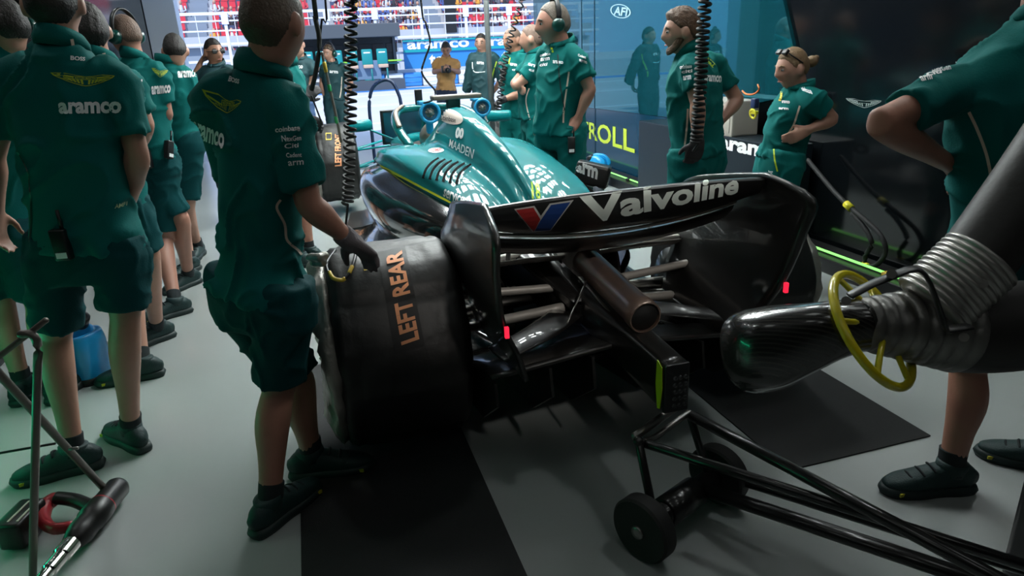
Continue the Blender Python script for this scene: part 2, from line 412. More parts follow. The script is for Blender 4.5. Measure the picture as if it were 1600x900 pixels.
for i, c in enumerate(SPC):
    q = B(); tube(q, [(0, 0, .4), (0, .02, .7), (0, 0, .95)], [(.2, .13), (.21, .13), (.1, .08)], n=8, sub=1, mi=0)
    ball(q, (0, -.02, 1.12), (.095, .11, .13), 8, 6, mi=1); bx(q, (-.16, -.42, .4), (.16, -.02, .52), mi=2); bx(q, (-.15, -.44, .05), (.15, -.34, .46), mi=2)
    tube(q, [(.22, 0, .9), (.26, -.1, .65), (.12, -.3, .58)], .05, n=6, sub=1, mi=0); tube(q, [(-.22, 0, .9), (-.26, -.1, .65), (-.12, -.3, .58)], .05, n=6, sub=1, mi=0)
    me = bpy.data.meshes.new('spectator'); q.to_mesh(me); q.free()
    for mm in (mat('crowd cloth %d' % i, c, .8), mat('crowd skin', (.45, .26, .19), .6), mat('crowd legs', (.05, .07, .14), .8)): me.materials.append(mm)
    SPM.append(me)
seats = []; crowd = []; rg = random.Random(3)
for r in range(NR-1):
    y = 44.45+r*.85; z = 2.1+r*.46
    for k in range(64):
        x = -7.5+k*.5
        if any(a-.25 < x < a+1.4 for a in AISLE): continue
        seats.append((x, y, z))
        dens = .74+.3*noise.noise(V((x*.25, r*.35, 4)))-(.45 if x < .3 else 0)
        if rg.random() < dens: crowd.append((x, y-.02, z+.04, rg.randrange(len(SPC))))
def rest(name, lst, mk, label, cat):
    q = B()
    for t in lst:
        k = B(); k.from_mesh(mk(t)); bmesh.ops.translate(k, verts=k.verts, vec=t[:3]); me = bpy.data.meshes.new('x'); k.to_mesh(me); k.free(); q.from_mesh(me); bpy.data.meshes.remove(me)
    return q
def vis(t): return (t[1]-44)*1.0+abs(t[0]-5)*.22
seats.sort(key=vis); crowd.sort(key=vis)
for t in seats[:300]:
    o = bpy.data.objects.new('stand_seat', sm); COL.objects.link(o); o.location = t
    tag(o, 'red plastic seat in the lower rows of the grandstand', 'seat', 'red grandstand seats')
q = rest('s', seats[300:], lambda t: sm, '', ''); tag(obj('stand_seats', q, REDS, None, smooth=False), 'red plastic seats filling the upper rows of the grandstand', 'seats', None, 'stuff')
for t in crowd[:300]:
    o = bpy.data.objects.new('person', SPM[t[3]]); COL.objects.link(o); o.location = t[:3]; o.rotation_euler = (0, 0, rg.uniform(-.4, .4))
    tag(o, 'spectator sitting in the lower rows of the grandstand', 'person', 'grandstand spectators')
q = B(); mats = []; 
for t in crowd[300:]:
    k = B(); k.from_mesh(SPM[t[3]]); bmesh.ops.translate(k, verts=k.verts, vec=t[:3])
    for f in k.faces: f.material_index = t[3] if f.material_index == 0 else len(SPC)+f.material_index-1
    me = bpy.data.meshes.new('x'); k.to_mesh(me); k.free(); q.from_mesh(me); bpy.data.meshes.remove(me)
tag(obj('spectators', q, [MATS['crowd cloth %d' % i] for i in range(len(SPC))]+[MATS['crowd skin'], MATS['crowd legs']], None), 'spectators filling the upper rows of the grandstand', 'people', None, 'stuff')
# big screen tower left in the stand
q = B(); bx(q, (8.6, 43.2, 2.6), (9.3, 43.5, 5.5)); tag(obj('signal_tower', q, BLACK, None, smooth=False), 'narrow black signal tower standing in front of the grandstand', 'tower')
# ---- lights under the ceiling
LIT = mat('light diffuser', (.9, .9, .9), .4, emit=(.93, 1., .98), es=46)
def clight(x, y, lx=.2, ly=.3, mt=LIT):
    t = thing('ceiling_light', (x, y, 3.08), 'white rectangular light panel under the dark garage ceiling', 'light', 'ceiling light panels')
    q = B(); bx(q, (x-lx/2-.03, y-ly/2-.03, 3.0), (x+lx/2+.03, y+ly/2+.03, 3.09)); obj('frame', q, BLACK, t, smooth=False)
    q = B(); bx(q, (x-lx/2, y-ly/2, 2.985), (x+lx/2, y+ly/2, 3.0)); obj('diffuser', q, mt, t, smooth=False)
for x in (-.3, .03, .36, .69):
    for k in range(8): clight(x, 1.5+k*.6)
for k in range(5): clight(1.5, 1.6+k*1.0, .25, .4)
LIT2 = mat('dim light diffuser', (.9, .9, .9), .4, emit=(.95, 1., .97), es=1.7)
for x in (-2.3, -.6, 1.3):
    for y in (-3.6, -2.4, -1.0): clight(x, y, .4, .6, mt=LIT2)
for y in (.6, 1.9, 3.2): clight(-2.6, y, .13, .3)
for x, y in ((.75, -.95), (1.45, -.2), (1.45, .7)): clight(x, y, .16, .24)

sl = thing('fill_spot', (-.15, -3.1, 3.05), 'unseen fill light added under the ceiling to brighten the rear of the car', 'fill_spot')  # invented ceiling spot with housing, added to brighten the dark rear of the car
sd_ = (V((-.12, .0, 1.02))-V((-.15, -3.1, 2.9))).normalized()
q = B(); lathe(q, V((-.15, -3.1, 2.93))-sd_*.1, sd_, [(0, .03), (0, .06), (.16, .07), (.16, .062), (.10, .05)], 24); cyl(q, (-.15, -3.1, 2.9), (-.15, -3.1, 3.1), .015, 10); obj('housing', q, BLACK, sl)
l_ = lamp('fill_spot_lamp', 'SPOT', V((-.15, -3.1, 2.93))+sd_*.07, 130, (1, .95, .88)); l_.rotation_euler = sd_.to_track_quat('-Z', 'Y').to_euler()
l_.data.spot_size = math.radians(33); l_.data.spot_blend = .7; l_.data.shadow_soft_size = .06
# ================================================================ the race car
PAINT = mat('racing green paint', (.0, .18, .195), .6, coat=.55, spec=.1)
CARB = carbon('carbon weave'); CARBM = carbon('carbon matt', .42, .004, .013)
DCARB = mat('clear carbon', (.010, .0095, .009), .14, var=.3, scale=6, coat=.8)
HEAT = mat('silver heat wrap', (.52, .49, .45), .42, metal=.2, var=.35, scale=18, bump=.25, bscale=25)
car = thing('race_car', (0, 1.8, 0), 'teal green single seater race car with black rear wing raised on a jack', 'car')
def section(y, zs, t, b, mm, s, l):
    h = [(0, zs), (t*.75, zs-.012), (t*1.1, zs-.05), (b[0]*.75, zs-(zs-b[1])*.6), b, mm, s, ((s[0]+l[0])/2+.008, (s[1]+l[1])/2), l, (l[0]*.72, l[1]-.07), (l[0]*.3, l[1]-.10)]
    P = dense([(x, z) for x, z in h], 4)
    full = [(-x, z) for x, z in P[::-1]][:-1]+[(x, z) for x, z in P]
    return [(x, y, z) for x, z in full]
SEC = [  # y, spine, half thickness, spine base, pod mid, shoulder, lower edge
    (2.75, .80, .20, (.26, .79), (.36, .78), (.44, .76), (.47, .72)),
    (2.45, .86, .16, (.25, .86), (.38, .87), (.50, .85), (.54, .77)),
    (2.15, 1.12, .085, (.19, .90), (.36, .91), (.495, .88), (.53, .78)),
    (1.9, 1.15, .085, (.165, .91), (.33, .92), (.47, .89), (.50, .775)),
    (1.5, 1.125, .065, (.14, .90), (.29, .925), (.43, .89), (.455, .775)),
    (1.1, 1.06, .045, (.115, .88), (.25, .915), (.385, .88), (.41, .775)),
    (.75, .985, .03, (.095, .84), (.21, .885), (.345, .86), (.37, .78)),
    (.45, .87, .02, (.08, .77), (.17, .82), (.30, .82), (.325, .77)),
    (.15, .72, .016, (.065, .68), (.13, .73), (.24, .745), (.27, .72)),
    (-.15, .63, .014, (.05, .61), (.09, .64), (.16, .655), (.18, .64)),
    (-.32, .59, .012, (.04, .585), (.06, .585), (.085, .58), (.09, .57))]
rows = gridsurf([section(*s) for s in SEC], 5, 1)
b = B(); R = [[b.verts.new(p) for p in r] for r in rows]
for i in range(len(R)-1):
    for j in range(len(R[0])-1): b.faces.new((R[i][j], R[i+1][j], R[i+1][j+1], R[i][j+1]))
    b.faces.new((R[i][-1], R[i+1][-1], R[i+1][0], R[i][0]))
b.faces.new(R[0]); b.faces.new(R[-1][::-1])
bmesh.ops.recalc_face_normals(b, faces=b.faces)
for f in b.faces:
    c = f.calc_center_median()
    if c.y < .30-.25*max(0, c.z-.78)/.1 and c.z < .80: f.material_index = 1
cover = obj('engine_cover', b, [PAINT, CARBM], car)
# carbon flank under the painted edge, swelling outwards then running down to the floor
for s in (-1, 1):
    fl = []
    for y, x0, z0, k in ((2.6, .50, .745, .7), (2.15, .535, .78, 1), (1.5, .46, .775, 1.25), (.9, .39, .78, 1.1), (.45, .33, .77, .8), (.0, .22, .69, .5)):
        fl.append([(s*(x0-.03), y, z0+.004), (s*(x0+.03*k), y, z0-.012), (s*(x0+.12*k), y, z0-.05*k), (s*(x0+.155*k), y, z0-.15*k), (s*(x0+.10*k), y, z0-.30*k), (s*(x0+.05*k), y, .38), (s*(x0+.15*k), y, .27), (s*(x0+.33), y, .25)])
    b = B(); sheet(b, gridsurf(fl, 4, 3), .012); bmesh.ops.recalc_face_normals(b, faces=b.faces); o = obj('side_flank', b, DCARB, car, label='shiny dark carbon flank below the painted bodywork')
    if s < 0: flankL = o
    else: flankR = o
# cockpit tub and nose
b = B(); tube(b, [(0, 2.3, .62), (0, 2.9, .62), (0, 3.6, .60), (0, 4.4, .56), (0, 5.3, .47), (0, 5.9, .36)], [(.42, .17), (.40, .17), (.30, .17), (.22, .15), (.17, .09), (.13, .05)], n=24, sq=2.8); obj('chassis', b, PAINT, car)
b = B(); tube(b, [(-.27, 2.35, .84), (-.29, 2.8, .82), (-.24, 3.25, .80), (0, 3.45, .80), (.24, 3.25, .80), (.29, 2.8, .82), (.27, 2.35, .84)], [(.07, .05)]*7, n=12); obj('cockpit_rim', b, PAINT, car)
b = B(); ball(b, (0, 2.85, .785), (.22, .5, .03)); obj('cockpit_opening', b, BLACKM, car)
# halo
HALO = mat('halo paint', (.0, .13, .13), .3, metal=.3, coat=1)
b = B(); tube(b, [(-.29, 2.35, .88), (-.33, 2.65, .99), (-.27, 3.05, 1.06), (-.10, 3.28, 1.07), (.10, 3.28, 1.07), (.27, 3.05, 1.06), (.33, 2.65, .99), (.29, 2.35, .88)], [(.036, .03)]*8, n=12); tube(b, [(0, 3.28, 1.06), (0, 3.38, .95), (0, 3.46, .80)], .025, n=10)
halo = obj('halo', b, HALO, car)
b = B(); tube(b, [(-.325, 2.55, 1.0), (-.30, 2.9, 1.075), (-.2, 3.18, 1.10)], [(.02, .012)]*3, n=8); obj('fairing', b, mat('worn bronze', (.3, .25, .2), .35, metal=.6), halo)
for s in (-1, 1):
    b = B(); tube(b, [(s*.5, 3.05, .98), (s*.56, 3.0, .98), (s*.66, 2.98, .98)], [(.03, .045)]*3, n=12); tube(b, [(s*.3, 3.05, .84), (s*.52, 3.05, .95)], [(.015, .008)]*2, n=8); obj('mirror', b, PAINT, car)
# camera pod and bar above the air inlet
b = B(); tube(b, [(0, 2.12, 1.10), (0, 2.1, 1.2)], [(.035, .05)]*2, n=12, sq=3); obj('camera_post', b, mat('teal black', (.01, .05, .055), .4), car)
b = B(); box(b, (0.02, 2.1, 1.215), (.34, .12, .03), None, .008); obj('camera_bar', b, mat('grey brown plate', (.14, .12, .10), .45), car)
# floor, gearbox, crash structure, rain light
b = B(); plate(b, [(-.78, 2.9, .20), (-.72, 3.3, .20), (-.35, 3.5, .20), (.35, 3.5, .20), (.72, 3.3, .20), (.78, 2.9, .20), (.78, .45, .20), (.55, .15, .20), (.5, -.1, .20), (-.5, -.1, .20), (-.55, .15, .20), (-.78, .45, .20)], .025, (0, 0, 1)); obj('underfloor', b, CARB, car, smooth=False)
b = B(); tube(b, [(0, .9, .5), (0, .4, .5), (0, -.1, .52), (0, -.32, .53)], [(.2, .16), (.15, .14), (.11, .11), (.07, .07)], n=20, sq=3); obj('gearbox', b, mat('black alloy', (.02, .02, .02), .4, metal=.3, var=.3), car)
b = B(); tube(b, [(0, -.2, .535), (0, -.45, .525), (0, -.7, .51), (0, -.92, .495)], [(.07, .075), (.06, .075), (.05, .085), (.047, .09)], n=24, sq=5, cap=.1); crash = obj('crash_structure', b, CARB, car)
b = B(); box(b, (0, -.933, .495), (.085, .016, .165), None, .005); rl = obj('rain_light', b, BLACK, crash, smooth=False)
LENS = mat('unlit lens', (.06, .06, .065), .2, coat=1)
b = B()
for i in range(3):
    for j in range(5): torus(b, (-.008+i*.018, -.942, .435+j*.024), (0, 1, 0), .0062, .0018, 14, 6); ball(b, (-.008+i*.018, -.941, .435+j*.024), (.004, .002, .004), 8, 6)
obj('light_cell', b, LENS, rl)
b = B(); plate(b, [(-.0475, -.93, .57), (-.0475, -.90, .585), (-.0475, -.895, .5), (-.0475, -.91, .42), (-.0475, -.925, .425), (-.0475, -.935, .5)], -.003, (1, 0, 0)); obj('lime_sticker', b, mat('fluorescent lime', (.5, .75, .0), .5), crash, smooth=False)
# diffuser
DIFF = carbon('carbon dark', .35, .006, .02)
b = B(); sheet(b, gridsurf([[(x, y, z-.10*abs(x)) for x in (-.5, -.25, -.06, .06, .25, .5)] for y, z in ((.3, .19), (.1, .26), (-.15, .37), (-.4, .46), (-.58, .50))], 4, 2), .015); diff = obj('diffuser', b, DIFF, car)
for x in (-.5, -.3, -.14, .14, .3, .5):
    b = B(); plate(b, [(x, .3, .14), (x, .3, .19), (x, .1, .25), (x, -.15, .36-.1*abs(x)), (x, -.4, .45-.1*abs(x)), (x, -.6, .49-.1*abs(x)), (x, -.62, .36), (x, -.4, .2), (x, 0, .13)], .01, (1, 0, 0)); obj('strake', b, DIFF, diff, smooth=False)
for s in (-1, 1):
    b = B(); tube(b, [(s*.12, -.3, .53), (s*.28, -.45, .535), (s*.46, -.5, .50)], [(.07, .008)]*3, n=10); obj('floor_winglet', b, CARBM, car)
# exhaust
EXH = mat('burnt steel', (.62, .37, .24), .32, metal=.75, var=.6, scale=9, col2=(.16, .17, .2))
b = B(); lathe(b, (0, .05, .735), (0, -.78, -.085), [(0, .058), (.02, .064), (.2, .064), (.21, .056), (.3, .055), (.72, .055), (.73, .059), (.775, .059), (.78, .056), (.78, .052), (.6, .051), (.3, .050)], 32); ex = obj('exhaust', b, EXH, car); sharp(ex)
b = B(); lathe(b, (0, .0, .729), (0, -.78, -.085), [(-.02, .055), (-.02, .071), (.22, .071), (.22, .055)], 32); tube(b, [(.02, -.1, .78), (.045, -.16, .765), (.05, -.2, .73)], .008, n=8); obj('exhaust_bracket', b, HEAT, car); 
b = B(); cyl(b, (0, -.5, .675), (0, -.716, .651), .0505, 24); obj('exhaust_bore', b, BLACKM, ex)
for s in (-1, 1):
    b = B(); cyl(b, (s*.02, -.15, .64), (s*.03, -.6, .58), .006, 8); obj('stay_rod', b, STEEL, car)
b = B(); cyl(b, (-.13, -.42, .60), (-.045, -.33, .66), .004, 8); cyl(b, (-.13, -.42, .60), (-.185, -.48, .565), .004, 8); obj('thin_rod', b, STEEL, car)
# rear suspension arms
def arm(a, c, w0, t0): b = B(); tube(b, [a, [(p+q)/2 for p, q in zip(a, c)], c], [(w0, t0*1.7)]*3, ref=(0, .5, 1), n=12, cap=.3); return obj('suspension_arm', b, HEAT, car)
for s in (-1, 1):
    arm((s*.1, .05, .68), (s*.56, -.05, .69), .042, .011); arm((s*.1, .35, .68), (s*.56, -.02, .69), .035, .010)
    arm((s*.1, -.22, .52), (s*.56, -.1, .44), .055, .013); arm((s*.12, .35, .42), (s*.56, -.03, .42), .04, .011)
    arm((s*.08, -.2, .6), (s*.56, -.17, .62), .028, .010)
    b = B(); cyl(b, (s*.1, 0, .5), (s*.56, 0, .47), .028, 16); obj('drive_shaft', b, STEEL, car)
    b = B(); lathe(b, (s*.5, 0, .46), (s, 0, 0), [(0, .10), (.02, .17), (.12, .18), (.14, .15)], 28); obj('brake_duct', b, CARBM, car)
# wheels
RIM = mat('dark rim', (.02, .02, .022), .4, metal=.6)
def wheel(x, y, z, r, wd, s):
    b = B(); lathe(b, (x, y, z), (1, 0, 0), [(-wd/2, r*.62), (-wd/2, r*.9), (-wd/2+.03, r*.985), (-wd/2+.06, r), (wd/2-.06, r), (wd/2-.03, r*.985), (wd/2, r*.9), (wd/2, r*.62)], 48); o = obj('wheel', b, RUBBER, car)
    b = B(); lathe(b, (x, y, z), (1, 0, 0), [(-wd/2-.005, .03), (-wd/2-.005, r*.6), (-wd/2+.02, r*.64), (wd/2-.02, r*.64), (wd/2+.005, r*.6), (wd/2+.005, .03)], 40); obj('rim', b, RIM, o)
WH = [(-.79, -.05, .445, .355, .40), (.80, 0, .46, .355, .40), (-.735, 4.45, .515, .355, .30), (.78, 4.45, .50, .355, .30)]
for a in WH: wheel(*a, 1 if a[0] > 0 else -1)
for s in (-1, 1):
    for z0, z1, y0 in ((.66, .60, 4.2), (.5, .42, 4.25), (.66, .6, 4.7), (.48, .42, 4.75)):
        b = B(); tube(b, [(s*.2, y0, z0), (s*.62, 4.45, z1)], [(.03, .01)]*2, n=8, sub=1); obj('front_arm', b, PAINT, car)
# front wing
b = B(); sheet(b, gridsurf([[(-.95, y, z+.05), (-.5, y, z), (0, y, z+.03), (.5, y, z), (.95, y, z+.05)] for y, z in ((5.4, .3), (5.7, .22), (5.95, .17))], 3, 3), .012); obj('front_wing', b, PAINT, car)
# ---- rear wing
WINGB = mat('wing black', (.008, .008, .008), .35, coat=.4)
wing = B()
def wrow(x):
    k = 1-(abs(x)/.5)**3; 
    return [(x, -.60, 1.065-.012*(1-k)), (x, -.625, 1.058-.012*(1-k)), (x, -.60, 1.0), (x, -.53, .945-.02*k+.025*(1-k)), (x, -.44, .918-.03*k+.04*(1-k)), (x, -.425, .93-.03*k+.04*(1-k)), (x, -.47, .97), (x, -.55, 1.02)]
xs = [-.5, -.4, -.25, -.1, 0, .1, .25, .4, .5]
b = B(); sec = [dense([np.array(p) for p in wrow(x)]+[np.array(wrow(x)[0])], 3)[:-1] for x in xs]
sec = [[c for c in s] for s in sec]; sec = gridsurf(sec, 4, 1)
R = [[b.verts.new(p) for p in r] for r in sec]; n = len(R[0])
for i in range(len(R)-1):
    for j in range(n): b.faces.new((R[i][j], R[i+1][j], R[i+1][(j+1) % n], R[i][(j+1) % n]))
b.faces.new(R[0]); b.faces.new(R[-1][::-1]); bmesh.ops.recalc_face_normals(b, faces=b.faces)
flap = obj('wing_flap', b, WINGB, car); sharp(flap, 50)
def prow(x):
    k = 1-(abs(x)/.5)**2; d = -.055*k
    return [(x, -.455, .905+d+.02), (x, -.44, .885+d+.015), (x, -.36, .845+d), (x, -.24, .83+d), (x, -.12, .86+d), (x, -.09, .885+d), (x, -.14, .895+d), (x, -.28, .885+d), (x, -.40, .90+d)]
b = B(); sec = [dense([np.array(p) for p in prow(x)]+[np.array(prow(x)[0])], 3)[:-1] for x in xs]; sec = gridsurf(sec, 4, 1)
R = [[b.verts.new(p) for p in r] for r in sec]; n = len(R[0])
for i in range(len(R)-1):
    for j in range(n): b.faces.new((R[i][j], R[i+1][j], R[i+1][(j+1) % n], R[i][(j+1) % n]))
b.faces.new(R[0]); b.faces.new(R[-1][::-1]); bmesh.ops.recalc_face_normals(b, faces=b.faces)
main = obj('main_plane', b, CARB, car)
b = B(); tube(b, [(x, -.462, .935-.055*(1-(abs(x)/.5)**2)+.004) for x in xs], .0065, n=8); obj('silver_edge', b, mat('silver edge', (.6, .58, .54), .3, metal=.8), car)
for s in (-1, 1):
    # end plate: rolls over at the top into the flap, narrows below
    ep = [[(s*.49, .02, .86), (s*.505, -.12, .97), (s*.505, -.38, 1.03), (s*.50, -.62, 1.07)], [(s*.52, .03, .83), (s*.525, -.2, .92), (s*.525, -.5, .98), (s*.525, -.84, 1.02)],
          [(s*.52, .02, .75), (s*.52, -.2, .8), (s*.52, -.5, .86), (s*.525, -.82, .90)], [(s*.50, -.02, .66), (s*.50, -.25, .68), (s*.50, -.5, .70), (s*.50, -.77, .72)], [(s*.455, -.05, .58), (s*.45, -.25, .56), (s*.45, -.5, .56), (s*.44, -.72, .58)], [(s*.43, -.08, .48), (s*.42, -.25, .46), (s*.41, -.45, .45), (s*.40, -.66, .46)]]
    b = B(); sheet(b, gridsurf(ep, 4, 4), .014); bmesh.ops.recalc_face_normals(b, faces=b.faces); e = obj('end_plate', b, CARBM, car)
    b = B(); box(b, (s*.497, -.785, .705), (.012, .012, .035)); obj('tail_lamp', b, mat('red lamp', (.4, .0, .01), .3, emit=(1, .02, .06), es=1.2), e, smooth=False)
for s in (-1, 1):
    b = B(); sheet(b, gridsurf([[(s*.07, y, z), (s*.25, y, z+.008), (s*.455, y, z+.004)] for y, z in ((-.02, .665), (-.10, .685), (-.17, .72))], 3, 4), .01); bmesh.ops.recalc_face_normals(b, faces=b.faces); obj('beam_wing', b, HEAT, car)
for x in (-.06, .06):
    b = B(); tube(b, [(x, -.05, .68), (x, -.1, .85), (x, -.22, .90)], [(.06, .008), (.05, .008), (.05, .008)], ref=(1, 0, 0), n=10); obj('wing_pylon', b, CARB, car)
for s in (-1, 1):
    b = B(); tube(b, [(s*.29, -.1, .70), (s*.29, -.15, .8), (s*.27, -.22, .88)], [(.02, .008)]*3, ref=(1, 0, 0), n=8); obj('wing_stay', b, BLACK, car)
CB = bvh_of([cover]); WB = bvh_of([flap]); FB = bvh_of([flankL])
GREYT = mat('grey lettering', (.80, .88, .82), .6)
lay('lettering', text_bm('Valvoline', .035), [(905, 308), (1157, 272), (1152, 302), (912, 351)], WB, GREYT, flap, .003, 10, 6)
VR = mat('logo red', (.35, .02, .02), .5); VBL = mat('logo blue', (.01, .05, .22), .5); VG = mat('logo rim', (.5, .5, .48), .5)
vq = [(803, 326), (896, 312), (880, 358), (812, 363)]
lay('emblem', poly_bm([(0, [(0, 1), (.38, 1), (.5, .66), (.64, 1), (1, 1), (.73, 0), (.32, 0)])]), vq, WB, VG, flap, .003, 6, 6, u=False)
lay('emblem', poly_bm([(0, [(.03, .96), (.36, .96), (.49, .55), (.36, .04), (.34, .04)])]), vq, WB, VR, flap, .0045, 6, 6, u=False)
lay('emblem', poly_bm([(0, [(.66, .96), (.96, .96), (.72, .04), (.37, .04), (.5, .52)])]), vq, WB, VBL, flap, .0045, 6, 6, u=False)
lay('lettering', text_bm('servicenow', .02), [(696, 291), (748, 314), (746, 332), (693, 307)], CB, PRINTW, cover, .004)
lay('lettering', text_bm('MAADEN', .01), [(704, 217), (742, 234), (739, 248), (702, 229)], CB, PRINTW, cover, .004)
lay('lettering', text_bm('00', .06), [(714, 198), (726, 201), (724, 218), (711, 216)], CB, PRINTW, cover, .004)
lay('emblem', poly_bm([[(.5+.5*math.cos(a*math.pi/12), .5+.5*math.sin(a*math.pi/12)) for a in range(24)]]), [(682, 166), (724, 176), (724, 198), (684, 190)], CB, mat('beige decal', (.62, .52, .46), .5), cover, .004, u=False)
lay('lettering', text_bm('Cognizant'[:0] or 'Coinbase', .01), [(688, 178), (713, 184), (713, 192), (688, 187)], CB, BLACKM, cover, .006)
lay('lettering', text_bm('18', .03), [(829, 284), (844, 287), (845, 313), (832, 311)], CB, mat('lime number', (.5, .72, .02), .5), cover, .004)
lay('emblem', poly_bm([[(.5+.5*math.cos(a*math.pi/12), .5+.5*math.sin(a*math.pi/12)) for a in range(24)]]), [(669, 232), (694, 231), (694, 239), (669, 240)], CB, PRINTW, cover, .004, u=False)
lay('lettering', text_bm('OMP', .03), [(674, 233), (690, 232), (690, 238), (674, 238.5)], CB, VR, cover, .006)
LOUV = mat('louvre black', (.003, .003, .003), .9, spec=.05)
for k in range(6):
    x0, y0 = 672+k*10.2, 249+k*1.9
    strip_px('louvre', [(x0+14, y0-1), (x0+3, y0+6), (x0-6, y0+17), (x0-10, y0+30)], 4.6, CB, LOUV, cover, .003)
    strip_px('louvre_lip', [(x0+17, y0+1), (x0+7, y0+8), (x0-2, y0+18), (x0-6, y0+30)], 1.6, CB, PAINT, cover, .012)
YEL = mat('yellow edge', (.62, .66, .0), .5)
strip_px('yellow_line', [(594, 259), (620, 272), (650, 288), (690, 309), (740, 336), (770, 350)], 3.0, bvh_of([cover, flankL]), YEL, cover, .004)
# ================================================================ people
RH = _R0.copy(); ZU = V((0, 0, 1))
SHIRT = mat('team green cloth', (.0, .128, .120), .85, var=.2, scale=5, bump=.12, bscale=180, spec=.2)
SHORT = mat('dark green shorts', (.0, .060, .066), .85, var=.25, scale=6, bump=.12, bscale=160, spec=.2)
NAVY = mat('deep teal jacket', (.004, .045, .055), .7, var=.25, scale=5)
SHOE = mat('dark green shoe', (.003, .03, .03), .6, var=.3, scale=30, bump=.2, bscale=200)
SOLE = mat('dark sole', (.006, .02, .02), .6)
SOCK = mat('dark sock', (.01, .016, .018), .9)
GLOVE = mat('dark glove', (.035, .03, .033), .75, var=.3, scale=30)
GLOVEG = mat('grey knit glove', (.16, .14, .15), .85, var=.3, scale=60, bump=.3, bscale=300)
PIPE = mat('cream piping', (.62, .52, .42), .6)
SKINS = {'fair': (.46, .24, .17), 'tan': (.36, .175, .11), 'ruddy': (.42, .20, .14), 'dark': (.20, .10, .065)}
def skin(k): return mat('skin '+k, SKINS[k], .5, var=.22, scale=14, bump=.05, bscale=120)
HAIRS = {'brown': (.095, .058, .035), 'dark': (.018, .012, .01), 'blond': (.26, .16, .08), 'grey': (.16, .12, .09), 'ginger': (.11, .05, .02), 'shaved': (.20, .12, .085)}
def hairm(k): return mat('hair '+k, HAIRS[k], .6, var=.5, scale=45, bump=.5, bscale=140)
def sst(a, b, x):
    t = min(max((x-a)/(b-a), 0), 1); return t*t*(3-2*t)
def head_def(x, y, z):
    X, Y, Z = .0765*x, .099*y, .119*z
    t = sst(.05, .95, -z)
    X *= 1-.30*t
    if y < 0: Y *= 1-.52*t
    else:
        Y *= 1-.06*t; Y += .010*sst(.55, .95, -z)
        g = math.exp(-(x/.2)**2)
        Y += .021*g*math.exp(-((z+.24)/.15)**2)+.012*g*math.exp(-((z+.02)/.18)**2)
        Y -= .010*(math.exp(-((x-.40)/.2)**2-((z-.06)/.13)**2)+math.exp(-((x+.40)/.2)**2-((z-.06)/.13)**2))*sst(.3, .7, y)
        Y += .005*math.exp(-((z-.22)/.1)**2)*sst(.5, .8, y)
        Y += .006*math.exp(-(x/.3)**2-((z+.54)/.07)**2); Y -= .005*math.exp(-(x/.5)**2-((z+.72)/.06)**2)
    X *= 1-.05*sst(.2, .8, y)
    return X, Y, Z
class Frame:
    def __init__(s, c, look, k, roll=0.):
        s.c = c; s.k = k; s.y = look.normalized(); x = s.y.cross(ZU).normalized(); z = x.cross(s.y).normalized()
        s.x = x*math.cos(roll)+z*math.sin(roll); s.z = s.x.cross(s.y).normalized()
    def __call__(s, x, y, z): return s.c+(s.x*x+s.y*y+s.z*z)*s.k
    def rot(s): return Matrix((s.x, s.y, s.z)).transposed()
def head_mesh(bm, F, us=36, vs=26):
    r = bmesh.ops.create_uvsphere(bm, u_segments=us, v_segments=vs, radius=1)['verts']
    for v in r: v.co = F(*head_def(*v.co))
    for s in (-1, 1): ball(bm, F(s*.083, -.008, -.006), (.011*F.k, .021*F.k, .034*F.k), 10, 8, F.rot())
def hair_mesh(F, st):
    bm = B(); r = bmesh.ops.create_uvsphere(bm, u_segments=72, v_segments=56, radius=1)['verts']
    fr, sd, bk, th = st.get('front', .52), st.get('side', .12), st.get('back', -.5), st.get('thick', .07)
    for v in r:
        x, y, z = v.co
        a = sst(.1, .75, y); b_ = sst(.05, .7, -y); lim = sd+(fr-sd)*a+(bk-sd)*b_
        X, Y, Z = head_def(x, y, z); q = V((X, Y, Z)); n = noise.noise(V((x*9, y*9, z*5))+V((st.get('seed', 0), 0, 0)))
        inn = sst(lim-.06, lim+.12, z+.03*n)
        g = th*(.75+.25*sst(.2, .9, z)*st.get('top', 1))*(1+.45*n)
        k = .90+(.10+g)*inn; v.co = F(q.x*k, q.y*k, q.z*k+(.02*st.get('quiff', 0)*sst(.3, .9, y)*inn))
    return bm
def hand(bm, W, d, pn, curl, k, side, fat=1., splay=.0):
    d = d.normalized(); pn = (pn-d*pn.dot(d)).normalized(); l = d.cross(pn)*(1 if side == 'R' else -1)
    tube(bm, [W-d*.02*k, W+d*.035*k, W+d*.088*k], [(.027*k*fat, .020*k*fat), (.040*k*fat, .017*k*fat), (.041*k*fat, .0135*k*fat)], ref=pn, n=12, cap=.5)
    for i, L in enumerate((.070, .079, .073, .056)):
        p = W+d*(.082-(.008 if i == 3 else 0))*k+l*(.031-.0205*i)*k; pts = [p-d*.02*k, p]; a = 0
        for sg, ca in ((.45, .55), (.32, 1.0), (.27, .7)):
            a += curl*ca; q = d*math.cos(a)+pn*math.sin(a)+l*splay*(1.5-i); p = p+q.normalized()*L*sg*k; pts.append(p)
        tube(bm, pts, [.0100*k*fat, .0098*k*fat, .0092*k*fat, .0084*k*fat, .0068*k*fat], n=8, sub=2, cap=.9)
    t0 = W+d*.022*k+l*.026*k; d1 = (d*.62+l*.62+pn*.42).normalized(); d2 = (d*.9+l*.15+pn*(.35+.3*curl)).normalized()
    tube(bm, [t0-d1*.015*k, t0+d1*.035*k, t0+d1*.045*k+d2*.022*k, t0+d1*.045*k+d2*.05*k], [.0135*k*fat, .0125*k*fat, .0110*k*fat, .0085*k*fat], n=8, sub=2, cap=.9)
